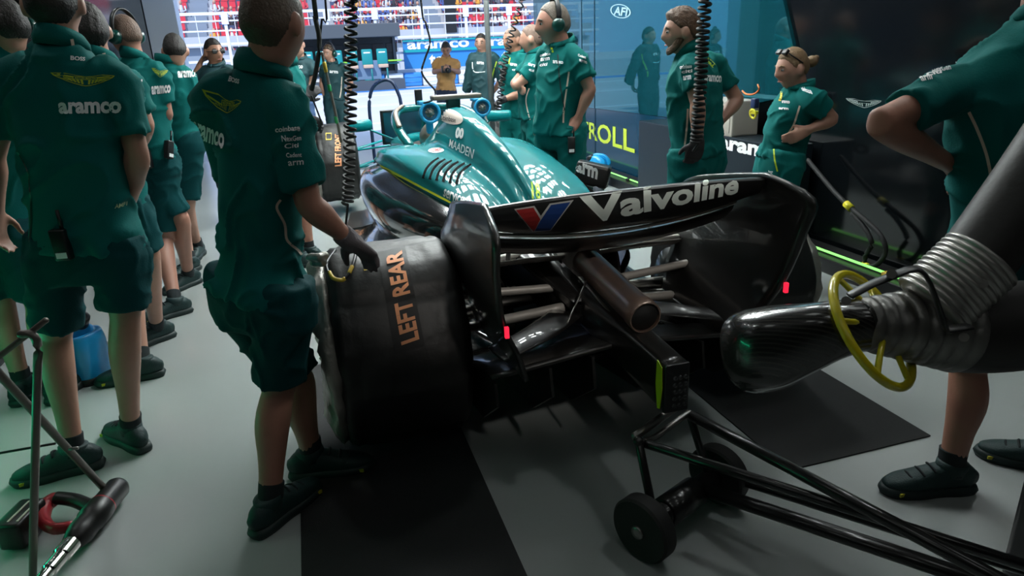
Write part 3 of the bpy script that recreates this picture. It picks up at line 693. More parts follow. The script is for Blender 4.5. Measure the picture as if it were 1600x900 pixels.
def shoe(parent, A, T, k, acc=None, dark=None):
    d = V((T.x-A.x, T.y-A.y, 0)).normalized(); l = d.cross(ZU); g = V((A.x, A.y, 0))
    b = B(); rows = [(-.075, .026, .030, .055), (-.055, .036, .044, .058), (-.01, .040, .052, .064), (.05, .041, .046, .056), (.11, .047, .036, .044), (.165, .045, .029, .036), (.20, .030, .022, .031)]
    tube(b, [g+d*r[0]*k+ZU*r[3]*k for r in rows], [(r[1]*k, r[2]*k) for r in rows], n=18, sub=4, cap=.7, sq=2.4)
    tube(b, [g+d*.0+ZU*.07*k, g+d*-.005+ZU*.115*k], [(.042*k, .052*k)]*2, ref=d, n=16, sub=2, cap=.1)
    for v in b.verts: v.co.z = max(v.co.z, .012)
    s = obj('shoe', b, dark or SHOE, parent)
    b = B(); O = [(-.088, .0), (-.08, .028), (-.03, .040), (.04, .040), (.10, .050), (.16, .049), (.20, .036), (.222, .0)]
    ol = [g+d*x*k+l*y*k for x, y in O]+[g+d*x*k-l*y*k for x, y in O[-2:0:-1]]
    P = dense([tuple(p) for p in ol+[ol[0]]], 3)[:-1]
    lo = [b.verts.new((p[0], p[1], .001)) for p in P]; c = sum((V(p) for p in P), V())/len(P)
    mid = [b.verts.new((c.x+(p[0]-c.x)*1.05, c.y+(p[1]-c.y)*1.05, .017)) for p in P]; hi = [b.verts.new((p[0], p[1], .034)) for p in P]; n = len(P)
    for i in range(n):
        j = (i+1) % n; b.faces.new((lo[i], lo[j], mid[j], mid[i])); b.faces.new((mid[i], mid[j], hi[j], hi[i]))
    b.faces.new(lo[::-1]); b.faces.new(hi); bmesh.ops.recalc_face_normals(b, faces=b.faces)
    so = obj('sole', b, SOLE, s)
    b = B()
    for x in (.01, .045, .08): tube(b, [g+d*(.055+x)*k+l*.028*k+ZU*(.098-x*.42)*k, g+d*(.06+x)*k+ZU*(.108-x*.42)*k, g+d*(.055+x)*k-l*.028*k+ZU*(.098-x*.42)*k], .004*k, n=6, sub=2)
    obj('lace', b, SOCK, s)
    if acc:
        an = math.atan2(d.y, d.x)
        for c, z, r in [(g+d*.17*k+l*sd*.047*k, (.03*k, .006, .012), an-sd*.35) for sd in (-1, 1)]+[(g-d*.082*k, (.008, .03, .014), an)]:
            b = B(); box(b, c+ZU*.022, z, Matrix.Rotation(r, 3, 'Z')); obj('accent', b, acc, so, smooth=False)
    return s
LIMEACC = mat('yellow accent', (.45, .42, .02), .5)
def foldf(seed, amp):
    sv = V((seed*3.7, seed*1.3, seed))
    def f(co, n):
        a = noise.noise(V((co.x*7, co.y*7, co.z*4))+sv); w_ = noise.noise(V((co.x*3+a, co.y*3, co.z*3))+sv*2)
        r = 1-abs(noise.noise(V((co.x*6+w_*2, co.y*6+co.z*3, co.z*7-co.x*4))+sv))*2.2
        return amp*(a*.6+max(r, 0)**3*1.2-.3)
    return f
BODYQ = {}
def person(label, J, dh=None, look=(0, 1, 0), head=None, hk=1.0, hroll=0., sk='fair', hair=None, shirt=None, legs='shorts', low=None, vox=.009, belly=0., sw=1., gl={}, curl={}, palm={}, sleeve=.62, fold=.011, amp2=.009, face=False, feet=True, arms='LR', seed=1, wear=True, slack=1., group=None, glm=None, sock=True, hem=.0, skirt=1.):
    P = {}
    for k in ('ftL', 'ftR', 'toL', 'toR'):
        if k in J: P[k] = onp(J[k][0], J[k][1], 2, 0.0)
    if dh is None:
        f = [P[k] for k in ('ftL', 'ftR') if k in P]; dh = sum((p-CAM).dot(NH) for p in f)/len(f)
    for k, v in J.items():
        if k not in P: P[k] = onh(v[0], v[1], dh+(v[2] if len(v) > 2 else 0))
    hip = (P['hipL']+P['hipR'])/2; sh = (P['shL']+P['shR'])/2; nk = P['neck']
    hr = (P['hipR']-P['hipL']).normalized(); sr = (P['shR']-P['shL']).normalized(); up = (nk-hip).normalized()
    fw = up.cross(sr).normalized(); hf = ZU.cross(hr).normalized()
    hs = (P['shR']-P['shL']).length/2*sw; hh = (P['hipR']-P['hipL']).length/2
    for s in 'LR':
        if 'ft'+s not in P:
            P['ft'+s] = V((P['hip'+s].x, P['hip'+s].y, 0))
        if 'to'+s not in P: P['to'+s] = P['ft'+s]+hf*.2
        P['an'+s] = V((P['ft'+s].x, P['ft'+s].y, .085))
        if 'kn'+s not in P: P['kn'+s] = P['hip'+s].lerp(P['an'+s], .5)+hf*.03
    base = V((hip.x, hip.y, 0)); 
    if feet: base = V(((P['ftL'].x+P['ftR'].x)/2, (P['ftL'].y+P['ftR'].y)/2, 0))
    root = thing('person', base, label, 'person', group)
    lk = RH*look[0]+NH*look[1]+ZU*look[2]
    Fh = Frame(P['head'], lk, hk, hroll)
    out = dict(root=root, P=P, F=Fh, fw=fw, up=up, sr=sr)
    # ---- the body: one continuous skin
    b = B(); head_mesh(b, Fh)
    tube(b, [nk-up*.05, nk+(P['head']-nk)*.35, Fh(0, -.018, -.05)], [(.062*hk, .060*hk), (.055*hk, .056*hk), (.056*hk, .058*hk)], ref=fw, n=16)
    tr = [hip-up*.02, hip.lerp(nk, .25), hip.lerp(nk, .6), hip.lerp(nk, .85), nk]
    tube(b, tr, [(hs*.62, .075), (hs*.66, .075+belly*.8), (hs*.74, .08+belly*.4), (hs*.66, .06), (.06, .05)], ref=[hf, hf, fw, fw, fw], n=24)
    for s in 'LR':
        S_, E_, W_ = P['sh'+s], P['el'+s], P['wr'+s]; sg = 1 if s == 'R' else -1
        bend = (E_-(S_+W_)/2); bend = bend.normalized() if bend.length > .02 else -fw
        tube(b, [S_-(S_-nk)*.25, S_, S_.lerp(E_, .45), E_], [.052, (.052, .055), (.044, .047), (.038, .040)], ref=bend, n=14)
        tube(b, [S_.lerp(E_, .9), E_, E_.lerp(W_, .28), E_.lerp(W_, .65), W_], [.038, (.039, .040), (.044, .043), (.035, .031), (.029, .022)], ref=bend, n=14)
        d = P['ha'+s]-W_ if 'ha'+s in P else W_-E_
        pn = palm.get(s); pn = (RH*pn[0]+NH*pn[1]+ZU*pn[2]) if pn else -sr*sg
        if s in gl:
            tube(b, [W_-d.normalized()*.01, W_+d.normalized()*.06], [.024, .018], n=8)
        else: hand(b, W_, d, pn, curl.get(s, .45), hk*1.02, s)
        HP, K_, A_ = P['hip'+s], P['kn'+s], P['an'+s]; kb = (hf*.7+fw*.3)
        tube(b, [HP-ZU*.02, HP.lerp(K_, .4), K_], [(.055, .06), (.070, .074), (.054, .058)], ref=kb, n=16)
        tube(b, [HP.lerp(K_, .9), K_, K_.lerp(A_, .28)-kb*.018, K_.lerp(A_, .62)-kb*.008, A_], [.055, (.052, .054), (.056, .061), (.043, .046), (.033, .038)], ref=kb, n=16)
        td = (P['to'+s]-P['ft'+s]); td.z = 0; td = td.normalized()
        tube(b, [A_+ZU*.01-td*.01, A_-ZU*.035+td*.03, V((A_.x, A_.y, .04))+td*.12], [.032, .034, .026], n=12)
    out['body'] = obj('body', remesh(b, vox, 4), skin(sk), root)
    # ---- hair, eyes, brows, lips
    if hair: obj('hair', hair_mesh(Fh, hair), hairm(hair['c']), root)
    if face:
        for s in (-1, 1):
            b = B(); ball(b, Fh(s*.031, .0745, .006), .0112*hk, 12, 8, mi=0); ball(b, Fh(s*.031, .0855, .005), .0062*hk, 8, 6, mi=1)
            obj('eye', b, [mat('eye white', (.34, .31, .29), .3), mat('iris', (.02, .025, .03), .2)], root)
            b = B(); tube(b, [Fh(s*.048, .079, .024), Fh(s*.032, .0905, .030), Fh(s*.014, .0925, .025)], [.0035*hk, .0045*hk, .003*hk], n=6, sub=2); obj('eyebrow', b, hairm(hair['c'] if hair and hair['c'] != 'shaved' else 'brown'), root)
        b = B(); tube(b, [Fh(-.022, .084, -.064), Fh(0, .0925, -.062), Fh(.022, .084, -.064)], [(.002*hk, .002*hk), (.003*hk, .005*hk), (.002*hk, .002*hk)], n=8, sub=3); obj('lips', b, mat('lips', (.36, .13, .11), .5), root)
    # ---- shirt
    sm = shirt or SHIRT
    b = B(); h0 = hip-up*(.0+hem)
    tube(b, [h0, hip.lerp(nk, .18), hip.lerp(nk, .42), hip.lerp(nk, .66), hip.lerp(nk, .84), hip.lerp(nk, .95), nk+up*.012],
         [(max(hs*.96, hh+.085)*skirt, .135+belly*.8), (hs*.93*slack, .128+belly), (hs*.97*slack, .132+belly*.8), (hs*1.03, .132+belly*.3), (hs*.98, .108), (hs*.62, .085), (.072*hk, .070*hk)],
         ref=[hf, hf, fw, fw, fw, fw, fw], n=36, sub=5, cap=.05, sq=2.35)
    for s in 'LR':
        S_, E_ = P['sh'+s], P['el'+s]; q = S_.lerp(E_, sleeve)
        tube(b, [S_.lerp(nk, .45)-up*.01, S_-up*.005, S_.lerp(q, .5), q], [(.068, .070), (.068, .072), (.065, .071), (.063, .070)], ref=fw, n=20, sub=4, cap=.04)
    out['shirt'] = obj('shirt', remesh(b, vox*1.25, 4, .5, foldf(seed, fold)), sm, root)
    b = B(); rows = []
    for k in range(25):
        t = 2*math.pi*k/24; ox, oy = math.sin(t), math.cos(t); op = .0
        p0 = nk+up*(.0-.012*oy)+sr*ox*.078*hk+fw*oy*.076*hk; p1 = nk+up*(.045-.030*oy)+sr*ox*.066*hk+fw*(oy*.066-.004)*hk
        rows.append([p0, (p0+p1)/2+(sr*ox+fw*oy)*.006, p1])
    sheet(b, rows, .007); bmesh.ops.recalc_face_normals(b, faces=b.faces); out['collar'] = obj('collar', b, sm, root)
    # ---- shorts or trousers
    lm = low or SHORT; b = B()
    tube(b, [hip+up*.06, hip-ZU*.02, hip-ZU*.11], [(max(hs*.84, hh+.08), .122+belly*.5), (hh+.095, .128), (hh+.088, .118)], ref=hf, n=28, sub=4, cap=.1, sq=2.3)
    for s in 'LR':
        HP, K_, A_ = P['hip'+s], P['kn'+s], P['an'+s]
        if legs == 'shorts':
            e = HP.lerp(K_, .88)
            tube(b, [HP-ZU*.02, HP.lerp(e, .5), e], [(.10, .115), (.092, .103), (.086, .096)], ref=hf, n=22, sub=5, cap=.03)
        else:
            tube(b, [HP-ZU*.02, HP.lerp(K_, .5), K_, K_.lerp(A_, .5), A_-ZU*.03], [(.10, .115), (.088, .10), (.07, .077), (.062, .068), (.06, .066)], ref=hf, n=22, sub=5, cap=.03)
    out['low'] = obj('shorts' if legs == 'shorts' else 'trousers', remesh(b, vox*1.25, 4, .5, foldf(seed+5, amp2)), lm, root)
    # ---- gloves
    for s in gl:
        W_, E_ = P['wr'+s], P['el'+s]; sg = 1 if s == 'R' else -1; d = P['ha'+s]-W_ if 'ha'+s in P else W_-E_
        pn = palm.get(s); pn = (RH*pn[0]+NH*pn[1]+ZU*pn[2]) if pn else -sr*sg
        b = B(); hand(b, W_, d, pn, curl.get(s, .6), hk*1.05, s, 1.18); tube(b, [W_-(W_-E_).normalized()*.045, W_+d.normalized()*.03], [.036, .034], n=14, cap=.1)
        obj('glove', remesh(b, min(vox, .007), 2), gl[s], root)
    # ---- socks and shoes
    if feet:
        for s in 'LR':
            if sock and legs == 'shorts':
                b = B(); A_ = P['an'+s]; u = (P['kn'+s]-A_).normalized(); tube(b, [A_-ZU*.01, A_+u*.045, A_+u*.075], [(.040, .044), (.040, .044), (.041, .045)], ref=hf, n=16, cap=.05); obj('sock', b, SOCK, root)
            shoe(root, P['ft'+s], P['to'+s], 1.02, LIMEACC)
    out['bvh'] = bvh_of([out['shirt']]); out['lbvh'] = bvh_of([out['low']])
    return out
def headset(o, col=None):
    F = o['F']; m1 = mat('headset black', (.008, .008, .009), .35); m2 = mat('headset green shell', (.0, .055, .045), .3, var=.4, scale=20, coat=.5)
    b = B(); pts = [F(.095*math.sin(a), -.01, .02+.128*math.cos(a)) for a in np.linspace(-1.55, 1.55, 11)]; tube(b, pts, [(.017, .008)]*11, ref=[tuple(p-F(0, -.01, .02)) for p in pts], n=8, sub=2)
    h = obj('headset', b, m1, o['root'])
    for s in (-1, 1):
        b = B(); lathe(b, F(s*.075, -.006, -.006), F.x*s, [(0, .040), (.012, .043), (.022, .041), (.034, .036), (.040, .022), (.041, .004)], 22, ref=F.z); obj('ear_cup', b, m2, h)
        b = B(); lathe(b, F(s*.066, -.006, -.006), F.x*s, [(0, .036), (.004, .041), (.011, .040), (.013, .03)], 20, ref=F.z); obj('ear_pad', b, m1, h)
    return h
def marks(o, items, parent='shirt', bv='bvh'):
    for s, quad, m, kw in items: lay('lettering', text_bm(s, kw.get('b', .03), kw.get('sh', 0)), quad, o[bv], m, o[parent], .003, 8, 3)
WINGP = []
def wing_polys(filled=True):
    up_ = [(0, .98), (.22, 1), (.38, .86), (.5, .80), (.62, .86), (.78, 1), (1, .98)]
    lo_ = [(.97, .80), (.90, .62), (.80, .40), (.68, .2), (.56, .04), (.5, 0), (.44, .04), (.32, .2), (.2, .40), (.10, .62), (.03, .80)]
    def ring(sc_):
        return [(.5+(x-.5)*sc_, .55+(y-.55)*(sc_-.04 if sc_ < 1 else 1)) for x, y in up_+lo_]
    out, inn = ring(1.0), ring(.93); n = len(out); polys = []
    for i in range(n): polys.append([out[i], out[(i+1) % n], inn[(i+1) % n], inn[i]])
    for k in range(-6, 7):                # feathers fan out from the middle
        if k == 0: continue
        x1 = .5+k*.066; top = .52; xb = .5+k*.052; yb = .10+abs(k)*.075
        w_ = .020 if filled else .010
        polys.append([(xb-w_*.8, yb), (xb+w_*.8, yb), (x1+w_, top+.02*abs(k)), (x1-w_, top+.02*abs(k))])
    for s in (-1, 1):
        polys.append([(.5+s*.20, .60), (.5+s*.44, .86), (.5+s*.46, .80), (.5+s*.20, .53)])
        if filled: polys.append([(.5+s*.20, .80), (.5+s*.40, .92), (.5+s*.42, .87), (.5+s*.20, .66)])
    polys += [[(.30, .80), (.70, .80), (.70, .77), (.30, .77)], [(.30, .56), (.70, .56), (.70, .53), (.30, .53)], [(.30, .80), (.315, .80), (.315, .53), (.30, .53)], [(.685, .80), (.70, .80), (.70, .53), (.685, .53)]]
    return polys
def wing_logo(o, quad, filled=True, parent='shirt'):
    LM = mat('lime logo', (.40, .52, .03), .6); polys = wing_polys(filled)
    e = lay('emblem', poly_bm(polys), quad, o['bvh'], LM, o[parent], .003, 10, 5, u=False)
    H = homog(quad); t = [H(.33, .75), H(.67, .75), H(.67, .585), H(.33, .585)]
    lay('lettering', text_bm('ASTON MARTIN', .02), t, o['bvh'], LM, o[parent], .003, 6, 2)
def radio(o, px, py, bv='bvh', sz=(.05, .035, .11), tilt=0.):
    d = ray(px, py).normalized(); h = o[bv].ray_cast(CAM, d)
    if h[0] is None: return
    n = V((h[1].x, h[1].y, 0)).normalized(); n = n if n.dot(d) < 0 else -n; c = h[0]+n*.018
    r = Matrix.Rotation(math.atan2(n.y, n.x)+math.pi/2, 3, 'Z') @ Matrix.Rotation(tilt, 3, 'Y'); b = B(); box(b, c, sz, r, .006); x = obj('radio', b, BLACK, o['root'])
    b = B(); cyl(b, c+r @ V((.015, 0, .05)), c+r @ V((.015, 0, .12)), .006, 8); obj('aerial', b, BLACK, x)
    b = B(); box(b, c+r @ V((0, -.019, -.035)), (.034, .003, .02), r); obj('label', b, PRINTW, x, smooth=False)
def lanyard_tab(o, pix, wd, m=None): strip_px('piping', pix, wd, o['bvh'], m or PIPE, o['shirt'], .003)
def collar_stripe(o, px, py):
    bv = bvh_of([o['collar']]); strip_px('collar_stripe', [(px-2, py-9), (px+2, py+12)], 5, bv, PIPE, o['collar'], .002)
# ---------------------------------------------------------------- the mechanic by the rear tyre
o = person('mechanic in green shirt and shorts with gloved hand on the rear tyre cover',
  dict(head=(428, 38, -.02), neck=(412, 118), shL=(334, 150, .0), shR=(448, 172, -.06), elL=(372, 290, .14), wrL=(430, 330, .34), elR=(482, 318, -.06), wrR=(548, 378, .02), haR=(578, 400, .10),
       hipL=(372, 452, .06), hipR=(444, 458, -.06), knL=(470, 600, .14), knR=(436, 606, -.02), ftL=(492, 742), ftR=(428, 818), toL=(540, 735), toR=(480, 775)),
  look=(.34, .92, -.14), hk=1.02, sk='ruddy', hair=dict(c='brown', thick=.06, side=.02, back=-.62, front=.55), vox=.007, sleeve=.80, gl={'R': GLOVEG}, curl={'R': .35}, palm={'R': (0, .1, -1), 'L': (0, 0, -1)}, seed=2, fold=.014)
wing_logo(o, [(316, 138), (378, 158), (372, 176), (322, 180)], False)
marks(o, [('aramco', [(302, 188), (352, 210), (350, 233), (300, 212)], PRINTW, {}), ('BOSS', [(358, 119), (375, 124), (374, 131), (356, 127)], PRINTW, {}),
  ('coinbase', [(430, 198), (468, 196), (468, 204), (431, 207)], PRINTW, {'b': .02}), ('NexGen', [(440, 212), (470, 211), (470, 219), (441, 221)], PRINTW, {'b': .02}), ('Citi', [(444, 224), (466, 223), (466, 230), (445, 232)], PRINTW, {'b': .01}), ('Cadent', [(447, 239), (471, 238), (471, 245), (448, 246)], PRINTW, {'b': .01}), ('arm', [(450, 252), (474, 250), (474, 257), (451, 259)], PRINTW, {'b': .01})])
lanyard_tab(o, [(438, 312), (432, 325), (444, 350), (448, 375), (466, 392), (478, 410), (484, 432)], 4)
# ---------------------------------------------------------------- the row of crew on the left
o = person('nearest of the crew row at left, back turned, dark hair, hand in pocket',
  dict(head=(84, 8), neck=(98, 74), shL=(14, 122), shR=(186, 138), elL=(-12, 245), wrL=(-5, 330), elR=(214, 238, .0), wrR=(212, 292, .06), haR=(200, 330, .08), hipL=(86, 392), hipR=(186, 384, .02), knL=(88, 524), knR=(196, 492), ftL=(124, 735), ftR=(212, 698), toL=(50, 752), toR=(168, 672)),
  look=(-.30, .95, -.12), hair=dict(c='dark', thick=.07, side=.0, back=-.62), seed=4, vox=.008, sleeve=.72, fold=.014)
wing_logo(o, [(79, 113), (180, 118), (178, 136), (84, 134)])
marks(o, [('aramco', [(91, 160), (190, 158), (190, 177), (93, 178)], PRINTW, {'b': .04}), ('BOSS', [(110, 87), (133, 90), (133, 96), (110, 94)], PRINTW, {})])
collar_stripe(o, 114, 70)
lay('pocket_tab', poly_bm([[(0, 0), (1, 0), (1, 1), (0, 1)]]), [(215, 338), (231, 331), (232, 337), (216, 345)], o['lbvh'], PRINTW, o['low'], .003, 2, 2, u=False)
lay('lettering', text_bm('AMF1', .01, .3), [(178, 320), (198, 314), (199, 320), (179, 326)], o['bvh'], mat('pale lime', (.45, .55, .3), .6), o['shirt'], .003, 4, 2)
strip_px('earpiece_cable', [(20, 225), (42, 262), (48, 300), (50, 345), (47, 378)], 1.6, o['bvh'], BLACK, o['shirt'], .004)
radio(o, 100, 380, 'lbvh')
o = person('crew member at the far left edge wearing a dark green headset',
  dict(head=(8, 42), neck=(0, 100), shL=(-70, 150, .05), shR=(30, 150), elL=(-80, 250), wrL=(-60, 330), elR=(25, 250, .05), wrR=(-5, 320, .1), hipL=(-45, 350), hipR=(15, 350)), dh=2.95,
  look=(-.9, .4, -.1), hair=dict(c='dark', thick=.06), seed=6, low=SHORT); headset(o)
o = person('second of the crew row at left, mostly hidden, bushy dark hair',
  dict(head=(140, 50), neck=(156, 96), shL=(100, 128, .05), shR=(204, 134), elL=(95, 210, .1), wrL=(110, 260, .2), elR=(228, 194), wrR=(208, 250, .08), hipL=(142, 322), hipR=(202, 318), knL=(205, 445), knR=(234, 402), ftL=(228, 590), ftR=(250, 532), toL=(160, 602), toR=(212, 545)),
  look=(-.5, .85, -.1), hair=dict(c='dark', thick=.13, side=-.05, back=-.7), seed=8, sleeve=.72)
wing_logo(o, [(170, 122), (212, 126), (210, 140), (172, 138)])
marks(o, [('aramco', [(150, 155), (223, 153), (223, 168), (150, 170)], PRINTW, {'b': .04}), ('BOSS', [(170, 104), (183, 107), (183, 111), (170, 109)], PRINTW, {})]); collar_stripe(o, 164, 92)
marks(o, [('citi', [(208, 124), (222, 124), (222, 128), (208, 128)], PRINTW, {}), ('arm', [(212, 138), (224, 139), (224, 143), (212, 142)], PRINTW, {})])
o = person('third of the crew row at left, shaved head under a headset, radio on belt',
  dict(head=(196, 56), neck=(212, 92), shL=(198, 112, .12), shR=(246, 116), elL=(190, 180, .2), wrL=(200, 215, .3), elR=(260, 178, .02), wrR=(238, 216, .2), hipL=(226, 248), hipR=(254, 246), knL=(284, 345, .02), knR=(256, 372), ftL=(298, 446), ftR=(278, 492), toL=(272, 456), toR=(240, 502)),
  look=(-.95, .3, -.05), hair=dict(c='shaved', thick=.02, side=.0, back=-.4), seed=9, sk='ruddy', sleeve=.7); headset(o)
wing_logo(o, [(237, 106), (262, 110), (260, 122), (240, 119)])
marks(o, [('aramco', [(236, 135), (266, 132), (266, 145), (237, 148)], PRINTW, {'b': .04})]); collar_stripe(o, 229, 84); radio(o, 260, 234, tilt=.35); radio(o, 232, 248, 'lbvh')
o = person('fourth of the crew row at left, head bowed, short dark hair',
  dict(head=(274, 80), neck=(262, 98, -.02), shL=(250, 118, .14), shR=(292, 120), elL=(255, 170, .2), wrL=(270, 200, .3), elR=(305, 172, .02), wrR=(288, 205, .15), hipL=(276, 216, .1), hipR=(296, 214), knL=(284, 322, .1), knR=(293, 322), ftL=(300, 425), ftR=(312, 400), toL=(285, 432), toR=(300, 410)),
  look=(-.35, .9, -.35), hair=dict(c='dark', thick=.07, side=.0), seed=11, sleeve=.72, vox=.010)
wing_logo(o, [(264, 92), (288, 93), (287, 103), (268, 101)])
marks(o, [('aramco', [(277, 111), (308, 110), (308, 120), (278, 122)], PRINTW, {'b': .04})]); collar_stripe(o, 256, 74)
# ---------------------------------------------------------------- crew around the front of the car
o = person('man in sunglasses and deep teal polo scratching his head by the door',
  dict(head=(334, 82), neck=(338, 103), shL=(363, 114, -.02), shR=(319, 115, .02), elL=(374, 145), wrL=(362, 168), elR=(303, 128), wrR=(313, 98), haR=(322, 84), hipL=(352, 172), hipR=(329, 172)), dh=6.6,
  look=(.75, -.65, 0), hair=dict(c='dark', thick=.07, side=.2), seed=12, shirt=NAVY, low=NAVY, legs='trousers', vox=.011, sk='tan', face=True, palm={'R': (1, 0, 0)})
b = B()
for s in (-1, 1): box(b, o['F'](s*.034, .092, .006), (.052, .012, .034), o['F'].rot(), .008); tube(b, [o['F'](s*.06, .09, .01), o['F'](s*.08, .0, .01)], .003, n=6, sub=1)
box(b, o['F'](0, .1, .012), (.03, .006, .006), o['F'].rot()); obj('sunglasses', b, BLACK, o['root'])
strip_px('zip', [(345, 110), (347, 125)], 2, o['bvh'], LIME, o['shirt'])
marks(o, [('arm', [(354, 111), (366, 112), (366, 116), (354, 115)], PRINTW, {}), ('citi', [(325, 115), (337, 116), (337, 119), (325, 118)], PRINTW, {})])
o = person('green shirted crew member half hidden behind the mechanic, gloved hands on front tyre cover',
  dict(head=(450, 74, .02), neck=(447, 102), shL=(436, 128, -.1), shR=(462, 124, .18), elL=(442, 170, -.04), wrL=(473, 151, .05), haL=(488, 142, .08), elR=(472, 176, .12), wrR=(484, 188, .05), haR=(500, 196, .02), hipL=(440, 218, -.05), hipR=(458, 218, .1)), dh=5.0,
  look=(.8, .5, -.1), hair=dict(c='brown', thick=.06), seed=13, vox=.011, gl={'L': GLOVE, 'R': GLOVE}, legs='shorts')
marks(o, [('citi', [(446, 127), (461, 129), (461, 133), (446, 131)], PRINTW, {}), ('arm', [(449, 137), (463, 139), (463, 143), (449, 141)], PRINTW, {})])
DENIM = mat('blue denim', (.05, .10, .22), .85, var=.2)
o = person('person in deep teal polo and blue trousers behind the mechanic, facing the garage',
  dict(head=(464, 70), neck=(469, 92), shL=(485, 102), shR=(455, 102), elL=(488, 126), wrL=(482, 150), elR=(452, 126), wrR=(455, 150), hipL=(478, 158), hipR=(463, 158)), dh=8.3,
  look=(.3, -.9, 0), hair=dict(c='dark', thick=.06), seed=14, shirt=NAVY, low=DENIM, legs='trousers', vox=.013)
marks(o, [('co', [(466, 102), (473, 102), (473, 107), (466, 107)], PRINTW, {})])
o = person('crew member in green standing in the pit lane talking, beside the coiled hose',
  dict(head=(514, 84), neck=(519, 99), shL=(541, 107), shR=(507, 107), elL=(548, 130), wrL=(543, 152), elR=(503, 130), wrR=(507, 152), hipL=(532, 156), hipR=(515, 156)), dh=9.8,
  look=(-.35, -.9, -.05), hair=dict(c='brown', thick=.05), seed=15, shirt=NAVY, low=NAVY, legs='trousers', vox=.013, face=True); headset(o)
strip_px('piping', [(534, 120), (533, 140), (531, 153)], 1.6, o['bvh'], PIPE, o['shirt']); marks(o, [('arm', [(515, 110), (528, 111), (528, 115), (515, 114)], PRINTW, {})])
VEST = mat('orange tan bib', (.52, .27, .09), .7, var=.3, scale=6)
o = person('photographer in an orange tan bib looking down at a camera in the pit lane',
  dict(head=(697, 77), neck=(697, 91), shL=(712, 98), shR=(682, 98), elL=(717, 113), wrL=(704, 108, -.22), elR=(678, 113), wrR=(690, 109, -.22), hipL=(705, 141), hipR=(690, 141)), dh=11.6,
  look=(0, -.9, -.45), hair=dict(c='dark', thick=.07), seed=16, shirt=VEST, low=mat('navy shorts', (.01, .02, .05), .8), legs='shorts', vox=.013, face=True, sk='tan', skirt=1.1)
c = onh(697, 108, 11.36); b = B(); box(b, c, (.15, .08, .11), None, .012); cyl(b, c+V((0, -.03, -.01)), c+V((0, -.16, -.02)), .04, 16); tag(obj('stills_camera', b, BLACK, None), 'black stills camera held by the photographer in the orange bib', 'camera')
o = person('man in deep teal jacket with arms behind back, behind the grey pole',
  dict(head=(752, 68), neck=(754, 84), shL=(774, 92), shR=(738, 92), elL=(784, 124, .06), wrL=(768, 148, .2), elR=(732, 124, .06), wrR=(744, 148, .2), hipL=(763, 162), hipR=(748, 162)), dh=9.1,
  look=(-.25, -.95, 0), hair=dict(c='dark', thick=.05), seed=17, shirt=NAVY, low=NAVY, legs='trousers', vox=.012, face=True, sleeve=1.6)
strip_px('piping', [(776, 96), (770, 115), (767, 135)], 1.6, o['bvh'], LIME, o['shirt']); strip_px('piping', [(738, 97), (741, 112), (758, 112)], 1.4, o['bvh'], PRINTW, o['shirt'])
marks(o, [('arm', [(745, 96), (756, 97), (756, 101), (745, 100)], PRINTW, {})])
# ---------------------------------------------------------------- crew along the right
o = person('bald crew member with gloves gripping a coiled hose beside the car',
  dict(head=(801, 64), neck=(808, 84), shL=(820, 98, -.1), shR=(790, 95, .12), elL=(815, 146, -.1), wrL=(784, 156, -.15), haL=(768, 166, -.15), elR=(788, 130, .05), wrR=(787, 119, -.05), haR=(788, 104, -.08), hipL=(813, 182), hipR=(796, 182, .05)), dh=6.7,
  look=(-.75, -.6, -.05), hair=dict(c='shaved', thick=.012), seed=18, legs='trousers', low=SHIRT, vox=.010, gl={'L': GLOVE, 'R': GLOVE}, sk='tan', face=True, curl={'L': .6, 'R': .8}, palm={'R': (-1, 0, 0), 'L': (0, 0, -1)})
marks(o, [('arm', [(797, 98), (808, 100), (808, 104), (797, 102)], PRINTW, {}), ('citi', [(800, 107), (810, 109), (810, 112), (800, 110)], PRINTW, {})]); strip_px('zip', [(797, 90), (795, 100)], 2, o['bvh'], LIME, o['shirt'])
o = person('crew member with cropped hair and folded arms beside the headset man',
  dict(head=(831, 62), neck=(838, 82), shL=(842, 102, -.15), shR=(830, 100, .2), elL=(806, 134, -.15), wrL=(818, 128, .12), elR=(804, 130, .16), wrR=(812, 138, -.06), hipL=(842, 186, -.08), hipR=(834, 186, .12)), dh=6.0,
  look=(-.85, .25, 0), hair=dict(c='shaved', thick=.02, side=.1, back=-.4), seed=19, legs='trousers', low=SHIRT, vox=.010, belly=.02, curl={'L': .2, 'R': .2}, palm={'L': (.6, .6, 0), 'R': (.6, .6, 0)})
marks(o, [('arm', [(826, 98), (842, 103), (841, 107), (825, 102)], PRINTW, {}), ('citi', [(827, 106), (840, 111), (839, 114), (826, 110)], PRINTW, {})]); strip_px('piping', [(827, 138), (822, 155), (825, 175), (831, 196)], 1.8, o['bvh'], PIPE, o['shirt'])
o = person('stout grey haired crew member in a headset, standing tallest beside the car',
  dict(head=(865, 38), neck=(877, 70), shL=(902, 90, -.10), shR=(852, 86, .14), elL=(922, 140, -.14), wrL=(902, 187, -.12), haL=(886, 206, -.14), elR=(850, 140, .2), wrR=(843, 180, .1), haR=(842, 205, .05), hipL=(894, 206, -.06), hipR=(858, 206, .1)), dh=4.7,
  look=(-1, -.18, -.02), hk=1.12, hair=dict(c='grey', thick=.04, side=.05, back=-.45, front=.62), seed=20, legs='trousers', low=SHIRT, belly=.055, sk='ruddy', face=True, palm={'L': (0, .7, -.5), 'R': (0, 0, -1)}, curl={'L': .5, 'R': .5}, vox=.008, sleeve=.66); headset(o)
